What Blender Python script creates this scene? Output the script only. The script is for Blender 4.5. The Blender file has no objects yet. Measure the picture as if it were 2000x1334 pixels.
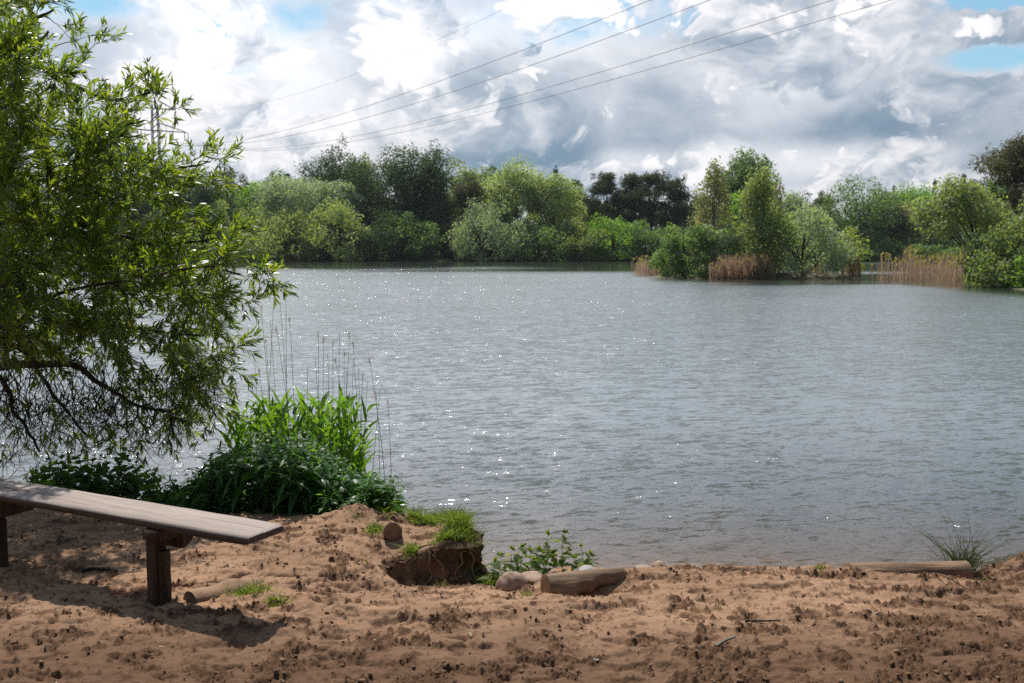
import bpy, math, random
import numpy as np
C = bpy.context.scene
COL = C.collection
rad = math.radians

# ------------------------------------------------------------------ camera
PITCH = rad(5.38); FPX = 2000*35/36; EYE = 1.6
cam = bpy.data.cameras.new('camera'); camo = bpy.data.objects.new('camera', cam); COL.objects.link(camo)
camo.location = (0, 0, EYE); camo.rotation_euler = (rad(90)-PITCH, 0, 0)
C.cycles.use_denoising = False
cam.lens = 35; cam.sensor_width = 36; cam.clip_start = .05; cam.clip_end = 20000
cam.dof.use_dof = True; cam.dof.focus_distance = 6.2; cam.dof.aperture_fstop = 4.5
C.camera = camo
C.view_settings.view_transform = 'Standard'; C.view_settings.look = 'None'
C.view_settings.exposure = 0.2; C.view_settings.gamma = 1

# ------------------------------------------------------------------ sun and sky
SUN_EL, SUN_AZ = rad(57), rad(-17)            # azimuth from +Y, negative = to the left
sun = bpy.data.lights.new('sun', 'SUN'); suno = bpy.data.objects.new('sun', sun); COL.objects.link(suno)
sun.energy = 5.0; sun.angle = rad(.53); sun.color = (1, .93, .82)
suno.rotation_euler = (rad(90)-SUN_EL, 0, math.pi - SUN_AZ)
SUND = (math.sin(SUN_AZ)*math.cos(SUN_EL), math.cos(SUN_AZ)*math.cos(SUN_EL), math.sin(SUN_EL))

def ray(px, py):
    a = (px-1000)/FPX; b = -(py-667)/FPX
    return a, math.cos(PITCH)+b*math.sin(PITCH), -math.sin(PITCH)+b*math.cos(PITCH)
def at_z(px, py, z):
    a, y, dz = ray(px, py); t = (z-EYE)/dz
    return np.array((a*t, y*t, z))
def at_d(px, py, d):
    a, y, dz = ray(px, py); t = d/y
    return np.array((a*t, d, EYE+dz*t))

class NT:
    """small helper around a node tree"""
    def __init__(s, tree): s.t = tree; s.n = tree.nodes; s.l = tree.links
    def node(s, kind, **kw):
        n = s.n.new(kind)
        for k, v in kw.items(): setattr(n, k, v)
        return n
    def put(s, sock, v):
        if isinstance(v, bpy.types.NodeSocket): s.l.new(v, sock)
        elif v is not None:
            try: sock.default_value = v
            except (TypeError, ValueError): sock.default_value = (*v, 1)
    def math(s, op, a, b=None, c=None, clamp=False):
        n = s.node('ShaderNodeMath', operation=op, use_clamp=clamp)
        s.put(n.inputs[0], a); s.put(n.inputs[1], b); s.put(n.inputs[2], c)
        return n.outputs[0]
    def vec(s, op, a, b=None):
        n = s.node('ShaderNodeVectorMath', operation=op)
        s.put(n.inputs[0], a)
        if b is not None: s.put(n.inputs[1], b)
        return n.outputs['Value'] if op in ('DISTANCE', 'LENGTH', 'DOT_PRODUCT') else n.outputs[0]
    def xyz(s, x, y, z):
        n = s.node('ShaderNodeCombineXYZ'); s.put(n.inputs[0], x); s.put(n.inputs[1], y); s.put(n.inputs[2], z)
        return n.outputs[0]
    def sep(s, v):
        n = s.node('ShaderNodeSeparateXYZ'); s.put(n.inputs[0], v); return n.outputs
    def noise(s, v, scale, detail=2, rough=.5, dist=0, color=False):
        n = s.node('ShaderNodeTexNoise'); s.put(n.inputs['Vector'], v)
        n.inputs['Scale'].default_value = scale; n.inputs['Detail'].default_value = detail
        n.inputs['Roughness'].default_value = rough; n.inputs['Distortion'].default_value = dist
        return n.outputs['Color' if color else 'Fac']
    def ramp(s, v, a, b, c=0., d=1., smooth=True):
        n = s.node('ShaderNodeMapRange', interpolation_type='SMOOTHSTEP' if smooth else 'LINEAR')
        s.put(n.inputs[0], v)
        for i, x in enumerate((a, b, c, d)): s.put(n.inputs[i+1], x)
        return n.outputs[0]
    def mix(s, f, a, b, mode='MIX'):
        n = s.node('ShaderNodeMix', data_type='RGBA', blend_type=mode)
        s.put(n.inputs['Factor'], f); s.put(n.inputs[6], a); s.put(n.inputs[7], b)
        return n.outputs[2]

def build_world():
    w = bpy.data.worlds.new('World'); C.world = w; w.use_nodes = True
    T = NT(w.node_tree); T.n.clear()
    sky = T.node('ShaderNodeTexSky', sky_type='NISHITA', sun_disc=False)
    sky.sun_elevation = SUN_EL; sky.sun_rotation = SUN_AZ % (2*math.pi)
    sky.air_density = 1.0; sky.dust_density = .6; sky.ozone_density = 2.0
    d = T.node('ShaderNodeTexCoord').outputs['Generated']
    x, y, z = T.sep(d)
    h = T.math('MULTIPLY_ADD', T.math('MAXIMUM', z, 0), .45, .36)
    q = T.xyz(T.math('DIVIDE', x, h), T.math('DIVIDE', y, h), T.math('DIVIDE', T.math('MULTIPLY', z, 1.0), h))
    def blobs(items):
        """soft patches of thicker or thinner cloud at given compass bearings"""
        acc = 0.
        for px, py, wx, wy, amt in items:
            a = math.degrees(math.atan2(*ray(px, py)[:2])); e = math.degrees(math.atan2(ray(px, py)[2], math.hypot(*ray(px, py)[:2])))
            aa, ee = rad(a), rad(e)
            c = np.array((math.sin(aa)*math.cos(ee), math.cos(aa)*math.cos(ee), math.sin(ee)))
            k = wx/wy
            v = T.vec('MULTIPLY', d, (1, 1, k))
            dist = T.vec('DISTANCE', v, tuple(c*(1, 1, k)))
            acc = T.math('ADD', acc, T.ramp(dist, 0, wx/FPX*1.35, amt, 0))
        return acc
    w1 = T.noise(q, 3.2, 3, .5, color=True)
    warp = T.vec('MULTIPLY', T.vec('SUBTRACT', w1, (.5, .5, .5)), (.30, .30, .30))
    qw = T.vec('ADD', q, warp)
    f1 = T.noise(qw, 1.9, 10, .58)
    def billow(v, sc):
        n = T.noise(v, sc, 6, .56); return T.math('ABSOLUTE', T.math('MULTIPLY_ADD', n, 2., -1.))
    bil = T.math('ADD', T.math('MULTIPLY', billow(q, 6.), .65), T.math('MULTIPLY', billow(q, 15.), .35))     # 0 in the creases between puffs
    hole = blobs([(605, 36, 120, 52, -.17), (1905, 118, 100, 30, -.25), (1960, -5, 190, 30, -.30), (190, 8, 90, 34, -.14),
                  (500, 135, 60, 22, -.06), (1800, 70, 50, 16, -.10), (410, 55, 60, 24, -.14), (1560, 100, 60, 16, -.06)])
    thick = blobs([(400, 110, 260, 120, .10), (760, 110, 220, 120, .12), (1020, 245, 120, 60, .10), (1500, 150, 420, 140, .13),
                   (1150, 330, 300, 80, .14), (1750, 260, 420, 90, .14), (520, 290, 300, 70, .10), (1100, 130, 250, 110, .14)])
    dark = blobs([(1120, 330, 300, 85, .24), (960, 175, 170, 90, .20), (1620, 262, 220, 40, .18), (1880, 235, 200, 60, .14),
                  (440, 238, 90, 34, .24), (1330, 230, 220, 70, .06), (190, 90, 120, 90, .14), (1930, 310, 160, 50, .16), (1400, 60, 260, 60, .10),
                  (430, 120, 380, 140, -.20), (830, 70, 130, 80, -.18), (1020, 240, 80, 40, -.26), (1250, 318, 110, 32, -.30), (1130, 30, 190, 60, -.10),
                  (1700, 305, 240, 36, -.22), (1580, 140, 260, 60, -.14), (600, 262, 260, 44, -.20), (1400, 295, 90, 28, -.2)])
    # three decks of cumulus, the far deck greyest
    low = T.ramp(z, .05, .20, .34, 0)
    base = T.math('ADD', T.math('ADD', f1, T.math('MULTIPLY', T.math('SUBTRACT', bil, .25), .16)), T.math('ADD', hole, thick))
    cover = T.ramp(T.math('ADD', base, low), .37, .54)
    shade = T.ramp(T.math('ADD', T.math('MULTIPLY', T.math('SUBTRACT', f1, .5), 1.4), dark), -.34, .40)
    lit = T.mix(shade, (.82, .83, .87), (.17, .26, .36))
    for sc, seed, thr, amp in ((2.3, 3.1, .51, .9), (3.9, 7.7, .56, 1.)):
        v = T.vec('ADD', qw, (seed, seed*.7, seed*1.3))
        def deck(p):
            n = T.noise(p, sc, 9, .55)
            bl = T.math('ABSOLUTE', T.math('MULTIPLY_ADD', T.noise(p, sc*3.3, 5, .55), 2., -1.))
            return T.math('ADD', n, T.math('MULTIPLY', bl, .22))
        d0 = deck(v); d1 = deck(T.vec('ADD', v, (-.035*amp, .0, .11*amp)))
        bias = T.math('ADD', T.math('MULTIPLY', dark, -.32), T.math('MULTIPLY', hole, .8))
        m = T.ramp(T.math('ADD', d0, bias), thr, thr+.055)
        up = T.math('ADD', T.math('MULTIPLY', T.math('SUBTRACT', d0, d1), 2.6), T.math('MULTIPLY', dark, -.8))
        up = T.math('ADD', up, T.math('MULTIPLY', T.math('SUBTRACT', d0, thr), -1.1))
        sh = T.ramp(up, -.46, .42)
        lit = T.mix(m, lit, T.mix(sh, (.26, .345, .44), (.95, .925, .945)))
        cover = T.math('MAXIMUM', cover, m)
    # clouds towards the sun are bright, those opposite and overhead greyer
    dp = T.vec('DOT_PRODUCT', d, SUND); fwd = T.math('ADD', T.ramp(dp, 0, .60, .10, 1), T.ramp(dp, .62, .95, 0, 1.6))
    lit = T.mix(1., lit, T.xyz(fwd, fwd, fwd), 'MULTIPLY')
    blue = T.mix(1., sky.outputs[0], (.085, .108, .104), 'MULTIPLY')
    overhead = T.ramp(z, .60, .80, 1, .12)
    cover = T.math('MULTIPLY', cover, overhead)
    out = T.mix(cover, blue, lit)
    bg = T.node('ShaderNodeBackground'); T.put(bg.inputs[0], out); bg.inputs[1].default_value = 1.0
    o = T.node('ShaderNodeOutputWorld'); T.l.new(bg.outputs[0], o.inputs[0])
build_world()

# ------------------------------------------------------------------ helpers
def tag(o, label=None, cat=None, group=None, kind=None):
    if label: o['label'] = label
    if cat: o['category'] = cat
    if group: o['group'] = group
    if kind: o['kind'] = kind
    return o
def empty(name, loc=(0, 0, 0), rz=0, **kw):
    o = bpy.data.objects.new(name, None); COL.objects.link(o)
    o.location = tuple(loc); o.rotation_euler = (0, 0, rz); o.empty_display_size = .1
    return tag(o, **kw)
def mesh(name, verts, faces, mats, parent=None, smooth=False, attrs=None, loc=None, fmat=None):
    """verts (N,3); faces: list of (M,k) int arrays"""
    me = bpy.data.meshes.new(name)
    verts = np.asarray(verts, np.float32)
    if not isinstance(faces, list): faces = [faces]
    faces = [np.asarray(f, np.int32) for f in faces if len(f)]
    loops = np.concatenate([f.ravel() for f in faces])
    cnt = np.concatenate([np.full(len(f), f.shape[1], np.int32) for f in faces])
    start = np.concatenate(([0], np.cumsum(cnt)[:-1])).astype(np.int32)
    me.vertices.add(len(verts)); me.vertices.foreach_set('co', verts.ravel())
    me.loops.add(len(loops)); me.loops.foreach_set('vertex_index', loops)
    me.polygons.add(len(cnt)); me.polygons.foreach_set('loop_start', start)
    if smooth: me.polygons.foreach_set('use_smooth', np.ones(len(cnt), bool))
    if not isinstance(mats, (list, tuple)): mats = [mats]
    for m in mats: me.materials.append(m)
    if fmat is not None: me.polygons.foreach_set('material_index', np.asarray(fmat, np.int32))
    for k, v in (attrs or {}).items():
        a = me.attributes.new(k, 'FLOAT', 'POINT'); a.data.foreach_set('value', np.asarray(v, np.float32))
    me.update(calc_edges=True); me.validate()
    o = bpy.data.objects.new(name, me); COL.objects.link(o)
    if parent: o.parent = parent
    if loc is not None: o.location = tuple(loc)
    return o
def unit(v):
    v = np.asarray(v, float)
    return v/np.maximum(np.linalg.norm(v, axis=-1, keepdims=True), 1e-9)
class Geo:
    """collects pieces of one mesh"""
    def __init__(s): s.v = []; s.f = {}; s.n = 0
    def add(s, v, f):
        if len(v) == 0: return
        f = np.asarray(f); s.f.setdefault(f.shape[1], []).append(f+s.n); s.v.append(np.asarray(v, float)); s.n += len(v)
    def tube(s, pts, r, n=5, cap=True):
        pts = np.asarray(pts, float); m = len(pts)
        r = np.broadcast_to(np.asarray(r, float), (m,))
        t = unit(np.gradient(pts, axis=0))
        ref = np.array((0, 0, 1.)) if abs(t[:, 2]).mean() < .8 else np.array((1., 0, 0))
        a = unit(np.cross(t, ref)); b = np.cross(t, a)
        th = np.arange(n)*2*math.pi/n
        ring = pts[:, None] + r[:, None, None]*(a[:, None]*np.cos(th)[None, :, None]+b[:, None]*np.sin(th)[None, :, None])
        i = np.arange(m-1)[:, None]*n; j = np.arange(n)[None]; k = (j+1) % n
        s.add(ring.reshape(-1, 3), np.stack((i+j, i+k, i+n+k, i+n+j), -1).reshape(-1, 4))
        if cap:
            for e, base in ((0, pts[0]), (m-1, pts[-1])):
                vv = np.vstack((ring[e], base)); q = np.arange(n)
                s.add(vv, np.stack((q, (q+1) % n, np.full(n, n)), -1) if e else np.stack(((q+1) % n, q, np.full(n, n)), -1))
    def box(s, lo, hi, rot=None):
        lo = np.array(lo, float); hi = np.array(hi, float)
        v = np.array([(x, y, z) for z in (lo[2], hi[2]) for y in (lo[1], hi[1]) for x in (lo[0], hi[0])])
        f = np.array([(0, 2, 3, 1), (4, 5, 7, 6), (0, 1, 5, 4), (2, 6, 7, 3), (0, 4, 6, 2), (1, 3, 7, 5)])
        s.add(v if rot is None else rot(v), f)
    def strips(s, base, d, side, L, W, bend=None, K=2, prof=None):
        """N leaf-like strips: base, direction, side vector, length, half width, bend vector"""
        base = np.asarray(base, float); N = len(base)
        if N == 0: return
        t = np.linspace(0, 1, K+1)
        if prof is None: prof = np.sin(np.pi*np.clip(t*.93+.05, 0, 1))**.8
        if K == 2 and prof is None: t = np.array((0, .42, 1))
        prof = np.asarray(prof)
        p = base[:, None]+np.asarray(d)[:, None]*(np.asarray(L)[:, None]*t)[:, :, None]
        if bend is not None: p = p+np.asarray(bend)[:, None]*(np.asarray(L)[:, None]*t**2)[:, :, None]
        w = np.asarray(side)[:, None]*(np.asarray(W)[:, None]*prof)[:, :, None]
        v = np.stack((p-w, p+w), 2).reshape(-1, 3)
        o = (np.arange(N)*2*(K+1))[:, None]; k = np.arange(K)[None]*2
        s.add(v, np.stack((o+k, o+k+1, o+k+3, o+k+2), -1).reshape(-1, 4))
    def diamonds(s, c, d, side, L, W):
        c = np.asarray(c); N = len(c)
        d = d*np.asarray(L)[:, None]*.5; w = side*np.asarray(W)[:, None]*.5
        v = np.stack((c-d, c+w, c+d, c-w), 1).reshape(-1, 3)
        s.add(v, np.arange(4*N).reshape(N, 4))
    def build(s, name, mats, parent=None, **kw):
        off = []; return mesh(name, np.concatenate(s.v), [np.concatenate(f) for f in s.f.values()], mats, parent, **kw)
def copy_tree(o, parent=None):
    c = o.copy(); COL.objects.link(c); c.parent = parent
    for ch in o.children: copy_tree(ch, c)
    return c

# numpy noise
_rng = np.random.default_rng(7)
_perm = np.tile(_rng.permutation(512), 3); _ga = _rng.random(512)*2*np.pi
def perlin(x, y, seed=0):
    x = np.asarray(x, float)+seed*17.37; y = np.asarray(y, float)+seed*9.71
    xi = np.floor(x).astype(int); yi = np.floor(y).astype(int); xf = x-xi; yf = y-yi
    u = xf**3*(xf*(xf*6-15)+10); v = yf**3*(yf*(yf*6-15)+10)
    def g(ix, iy, fx, fy):
        h = _ga[_perm[_perm[ix & 511]+(iy & 511)] & 511]; return np.cos(h)*fx+np.sin(h)*fy
    a = g(xi, yi, xf, yf); b = g(xi+1, yi, xf-1, yf); c = g(xi, yi+1, xf, yf-1); e = g(xi+1, yi+1, xf-1, yf-1)
    return (a+(b-a)*u+(c-a)*v+(a-b-c+e)*u*v)*1.5
def fbm(x, y, o=4, seed=0, g=.5):
    s = 0; a = 1; t = 0
    for i in range(o):
        s = s+a*perlin(x*2**i, y*2**i, seed+i*3); t += a; a *= g
    return s/t
def sstep(a, b, x):
    t = np.clip((x-a)/(b-a), 0, 1); return t*t*(3-2*t)
def lerp(a, b, t): return a+(b-a)*t
def poly_sd(x, y, P):
    """signed distance to polygon, positive inside"""
    x = np.asarray(x, float); y = np.asarray(y, float)
    d = np.full(x.shape, 1e9); ins = np.zeros(x.shape, bool); n = len(P)
    for i in range(n):
        ax, ay = P[i]; bx, by = P[(i+1) % n]; ex, ey = bx-ax, by-ay
        t = np.clip(((x-ax)*ex+(y-ay)*ey)/(ex*ex+ey*ey+1e-12), 0, 1)
        d = np.minimum(d, np.hypot(x-ax-t*ex, y-ay-t*ey))
        c = (ay > y) != (by > y)
        ins ^= c & (x < (bx-ax)*(y-ay)/(by-ay+1e-12)+ax)
    return np.where(ins, d, -d)
def line_d(x, y, P):
    d = np.full(np.shape(x), 1e9)
    for (ax, ay), (bx, by) in zip(P[:-1], P[1:]):
        ex, ey = bx-ax, by-ay
        t = np.clip(((x-ax)*ex+(y-ay)*ey)/(ex*ex+ey*ey+1e-12), 0, 1)
        d = np.minimum(d, np.hypot(x-ax-t*ex, y-ay-t*ey))
    return d
def bezier(pts, n):
    """smooth curve through points (Catmull-Rom)"""
    P = np.asarray(pts, float); P = np.vstack((2*P[0]-P[1], P, 2*P[-1]-P[-2])); out = []
    m = len(P)-3
    for s in np.linspace(0, m-1e-6, n):
        i = int(s); t = s-i; a, b, c, d = P[i:i+4]
        out.append(.5*((2*b)+(c-a)*t+(2*a-5*b+4*c-d)*t*t+(3*b-a-3*c+d)*t**3))
    return np.array(out)
def rvec(rg, n): return unit(rg.normal(size=(n, 3)))
def perp(d, rg):
    return unit(np.cross(d, rvec(rg, len(d))))

# ------------------------------------------------------------------ materials
def new_mat(name):
    m = bpy.data.materials.new(name); m.use_nodes = True; T = NT(m.node_tree); T.n.clear()
    out = T.node('ShaderNodeOutputMaterial'); return m, T, out
def leaf_mat(name, c1, c2, transl=.48, gloss=.07, rough=.45, tcol=None, skew=1.):
    m, T, out = new_mat(name)
    g = T.node('ShaderNodeNewGeometry'); r = g.outputs['Random Per Island']
    col = T.mix(r, c1, c2)
    tc = T.mix(T.math('POWER', r, 1/skew), tcol[0], tcol[1]) if tcol else T.mix(1., col, (1.5, 1.7, .55), 'MULTIPLY')
    d = T.node('ShaderNodeBsdfDiffuse'); T.put(d.inputs[0], col)
    t = T.node('ShaderNodeBsdfTranslucent'); T.put(t.inputs[0], tc)
    a = T.node('ShaderNodeMixShader'); a.inputs[0].default_value = transl
    T.l.new(d.outputs[0], a.inputs[1]); T.l.new(t.outputs[0], a.inputs[2])
    s = T.node('ShaderNodeBsdfGlossy'); s.inputs['Roughness'].default_value = rough
    s.inputs[0].default_value = (.9, .93, 1, 1)
    fc = T.node('ShaderNodeLayerWeight').outputs['Facing']
    b = T.node('ShaderNodeMixShader'); T.put(b.inputs[0], T.math('MULTIPLY_ADD', T.math('POWER', fc, 4.), gloss*3, gloss*.4, clamp=True))
    T.l.new(a.outputs[0], b.inputs[1]); T.l.new(s.outputs[0], b.inputs[2]); T.l.new(b.outputs[0], out.inputs[0])
    return m
def rough_mat(name, c1, c2, scale, rough=.85, bump=.4, stretch=(1, 1, 1), detail=6, c3=None, spec=.3, dist=.004):
    m, T, out = new_mat(name)
    co = T.vec('MULTIPLY', T.node('ShaderNodeTexCoord').outputs['Object'], stretch)
    n = T.noise(co, scale, detail, .62, .3)
    col = T.mix(T.ramp(n, .32, .68), c1, c2)
    if c3: col = T.mix(T.ramp(T.noise(co, scale*.35, 4, .6), .55, .68), col, c3)
    p = T.node('ShaderNodeBsdfPrincipled'); T.put(p.inputs['Base Color'], col)
    p.inputs['Roughness'].default_value = rough; p.inputs['Specular IOR Level'].default_value = spec
    b = T.node('ShaderNodeBump'); b.inputs['Strength'].default_value = bump; b.inputs['Distance'].default_value = dist
    T.put(b.inputs['Height'], T.noise(co, scale*2.2, 5, .65)); T.l.new(b.outputs[0], p.inputs['Normal'])
    T.l.new(p.outputs[0], out.inputs[0])
    return m
bark = rough_mat('bark', (.03, .024, .018), (.085, .068, .05), 9, stretch=(1, 1, .25))
pale_bark = rough_mat('pale_bark', (.10, .085, .07), (.25, .23, .20), 6, stretch=(1, 1, .3))
twig_bark = rough_mat('twig_bark', (.022, .015, .012), (.05, .034, .024), 25)
LEAF = {
    'olive':  leaf_mat('leaf_olive', (0.243, 0.275, 0.128), (0.154, 0.205, 0.096), .46, .045, .6),
    'silver': leaf_mat('leaf_silver', (0.384, 0.429, 0.352), (0.243, 0.301, 0.230), .38, .07, .6),
    'dark':   leaf_mat('leaf_dark', (0.079, 0.116, 0.061), (0.050, 0.077, 0.044), .38, .035, .6),
    'mid':    leaf_mat('leaf_mid', (0.160, 0.230, 0.105), (0.096, 0.154, 0.074), .46, .04, .6),
    'bright': leaf_mat('leaf_bright', (0.230, 0.346, 0.090), (0.128, 0.237, 0.064), .52, .04, .6),
    'pine':   leaf_mat('leaf_pine', (0.066, 0.086, 0.053), (0.105, 0.103, 0.064), .2, .02, .6),
    'rust':   leaf_mat('leaf_rust', (0.132, 0.110, 0.075), (0.083, 0.094, 0.055), .26, .02, .6),
    'pale':   leaf_mat('leaf_pale', (0.371, 0.403, 0.230), (0.262, 0.320, 0.173), .46, .055, .6),
    'yellow': leaf_mat('leaf_yellow', (0.333, 0.326, 0.109), (0.205, 0.256, 0.090), .5, .045, .6),
    'birch':  leaf_mat('leaf_birch', (.270, .300, .155), (.165, .205, .105), .52, .055, .6),
    'drab':   leaf_mat('leaf_drab', (0.320, 0.288, 0.211), (0.230, 0.230, 0.147), .4, .04, .6),
    'conifer': leaf_mat('leaf_conifer', (0.055, 0.086, 0.073), (0.083, 0.116, 0.094), .14, .02, .6),
}
willow_leaf = leaf_mat('willow_leaf', (.065, .115, .018), (.04, .08, .014), .45, .09, .33, ((.62, .66, .03), (.15, .30, .016)), 2.0)
herb_leaf = leaf_mat('herb_leaf', (.04, .115, .016), (.025, .08, .012), .5, .035, .38, ((.20, .44, .02), (.10, .28, .015)))
reed_leaf = leaf_mat('reed_leaf', (.05, .12, .02), (.035, .09, .016), .45, .05, .36, ((.26, .48, .03), (.14, .32, .02)))
bramble_leaf = leaf_mat('bramble_leaf', (.035, .085, .018), (.022, .055, .013), .42, .04, .4, ((.20, .42, .03), (.10, .25, .02)))
nettle_leaf = leaf_mat('nettle_leaf', (.06, .11, .014), (.035, .07, .010), .5, .02, .45, ((.34, .40, .02), (.16, .26, .015)))
grass_blade = leaf_mat('grass_blade', (.075, .105, .02), (.042, .072, .014), .45, .05, .45, ((.36, .42, .04), (.15, .28, .025)))
dry_grass = leaf_mat('dry_grass', (.28, .21, .11), (.16, .12, .06), .3, .04)
reed_straw = leaf_mat('reed_straw', (.34, .23, .16), (.21, .135, .09), .5, .03, .6, ((.46, .33, .23), (.28, .19, .13)))
reed_plume = leaf_mat('reed_plume', (.36, .29, .20), (.22, .16, .10), .4, .03)
rush_blade = leaf_mat('rush_blade', (.03, .045, .022), (.05, .06, .03), .3, .06)
stalk_straw = leaf_mat('stalk_straw', (.10, .06, .035), (.17, .11, .07), .15, .05)
herb_stem = rough_mat('herb_stem', (.04, .06, .02), (.07, .08, .03), 30)

def sand_material():
    m, T, out = new_mat('sand')
    pos = T.node('ShaderNodeNewGeometry').outputs['Position']
    def attr(n): return T.node('ShaderNodeAttribute', attribute_name=n).outputs['Fac']
    big = T.noise(pos, 1.1, 4, .6); med = T.noise(pos, 9, 5, .65); fine = T.noise(pos, 160, 3, .7)
    col = T.mix(T.ramp(big, .35, .65), (.31, .188, .118), (.205, .12, .073))
    col = T.mix(T.ramp(med, .42, .72, 0, .45), col, (.27, .165, .10))
    col = T.mix(T.ramp(fine, .55, .75, 0, .4), col, (.22, .14, .09))
    col = T.mix(T.ramp(T.noise(pos, 420, 2, .5), .64, .70, 0, .55), col, (.62, .52, .42))
    col = T.mix(T.ramp(attr('crumb'), .1, .9, 0, .85), col, (.10, .054, .031))
    col = T.mix(attr('vignette_soil'), col, (.092, .050, .029))  # vignette darkening painted into the sand colour, with the crumb patches
    col = T.mix(attr('earth'), col, (.12, .075, .045))
    col = T.mix(T.ramp(T.sep(pos)[2], -.50, -.40, .75, 0), col, (.13, .09, .055))
    p = T.node('ShaderNodeBsdfPrincipled'); T.put(p.inputs['Base Color'], col)
    p.inputs['Roughness'].default_value = .92; p.inputs['Specular IOR Level'].default_value = .15
    b = T.node('ShaderNodeBump'); b.inputs['Strength'].default_value = .75; b.inputs['Distance'].default_value = .008
    hgt = T.math('ADD', T.math('MULTIPLY', T.noise(pos, 60, 4, .7), 1.0), T.math('MULTIPLY', fine, .45))
    T.put(b.inputs['Height'], hgt); T.l.new(b.outputs[0], p.inputs['Normal'])
    T.l.new(p.outputs[0], out.inputs[0])
    return m
sand = sand_material()
far_soil = rough_mat('far_soil', (.10, .085, .05), (.06, .07, .03), .25, dist=.05)
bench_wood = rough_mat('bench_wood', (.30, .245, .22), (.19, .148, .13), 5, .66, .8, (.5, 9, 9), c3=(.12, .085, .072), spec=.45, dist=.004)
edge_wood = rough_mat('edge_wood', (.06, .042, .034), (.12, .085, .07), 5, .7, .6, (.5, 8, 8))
post_wood = rough_mat('post_wood', (.030, .018, .012), (.085, .045, .026), 5, .75, .6, (8, 8, .8), c3=(.14, .062, .032))
log_wood = rough_mat('log_wood', (.13, .084, .053), (.235, .16, .105), 6, .85, .7, (.6, 5, 5), c3=(.16, .10, .06), dist=.008)
sandy_log = rough_mat('sandy_log', (.30, .195, .125), (.24, .15, .095), 9, .92, .8, c3=(.15, .09, .055), dist=.01)
dark_log = rough_mat('dark_log', (.13, .08, .05), (.26, .17, .11), 6, .85, .8, (.6, 5, 5), c3=(.07, .045, .03), dist=.01)
cut_wood = rough_mat('cut_wood', (.19, .115, .065), (.30, .20, .12), 14, .8, .5, c3=(.10, .055, .03))
stone_brown = rough_mat('stone_brown', (.20, .13, .095), (.33, .235, .18), 14, .8, .6)
stone_grey = rough_mat('stone_grey', (.20, .195, .19), (.32, .305, .29), 22, .6, .4)
stone_pale = rough_mat('stone_pale', (.22, .16, .115), (.31, .235, .175), 20, .8, .4)
crumb_soil = rough_mat('crumb_soil', (.10, .058, .034), (.22, .135, .082), 30, .95, .6)
steel = rough_mat('galvanised_steel', (.16, .17, .18), (.24, .25, .26), 2, .6, .1)
cable = rough_mat('cable', (.05, .055, .06), (.08, .085, .09), 2, .6, .1)
# ------------------------------------------------------------------ the sandy bank
WATER = -.5
BANK = [(-30, 11), (-6, 8.3), (-4, 7.5), (-2.6, 7.0), (-1.5, 6.7), (-.95, 6.4), (-.62, 6.08), (-.3, 5.78), (-.19, 5.56),
        (-.175, 5.46), (-.30, 5.34), (-.44, 5.31), (-.56, 5.24), (-.64, 5.13), (-.70, 5.0), (-.55, 4.7), (-.3, 4.3), (0, 3.2), (0, -12), (-30, -12)]
LAKE_EDGE_DROP = [(-2, -.02), (4.75, -.03), (4.97, -.035), (5.25, -.22), (5.6, -.36), (6.1, -.47), (6.6, -.58), (8, -.9), (14, -1.6)]
GULLY_DROP = [(-2, 0.), (4.3, -.01), (4.75, -.07), (5.1, -.19), (5.55, -.34), (5.9, -.43), (6.3, -.52), (7, -.66), (8, -.9), (14, -1.6)]
CRACK = [tuple(at_z(px, py, 0)[:2]) for px, py in ((215, 1152), (300, 1147), (350, 1141), (400, 1140), (440, 1133), (470, 1121), (510, 1117), (560, 1121), (610, 1124), (655, 1130))]
CRACK2 = [tuple(at_z(px, py, 0)[:2]) for px, py in ((565, 1140), (600, 1137), (650, 1139), (700, 1150))]
LOGA = (at_d(1066, 1147, 4.80), at_d(1215, 1122, 4.96))
LOGB = (at_d(1660, 1124, 4.97), at_d(1888, 1121, 5.02))
RIDGE = [tuple(at_z(px, py, 0)[:2]) for px, py in ((585, 1190), (680, 1195), (780, 1202), (880, 1210))]
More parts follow.
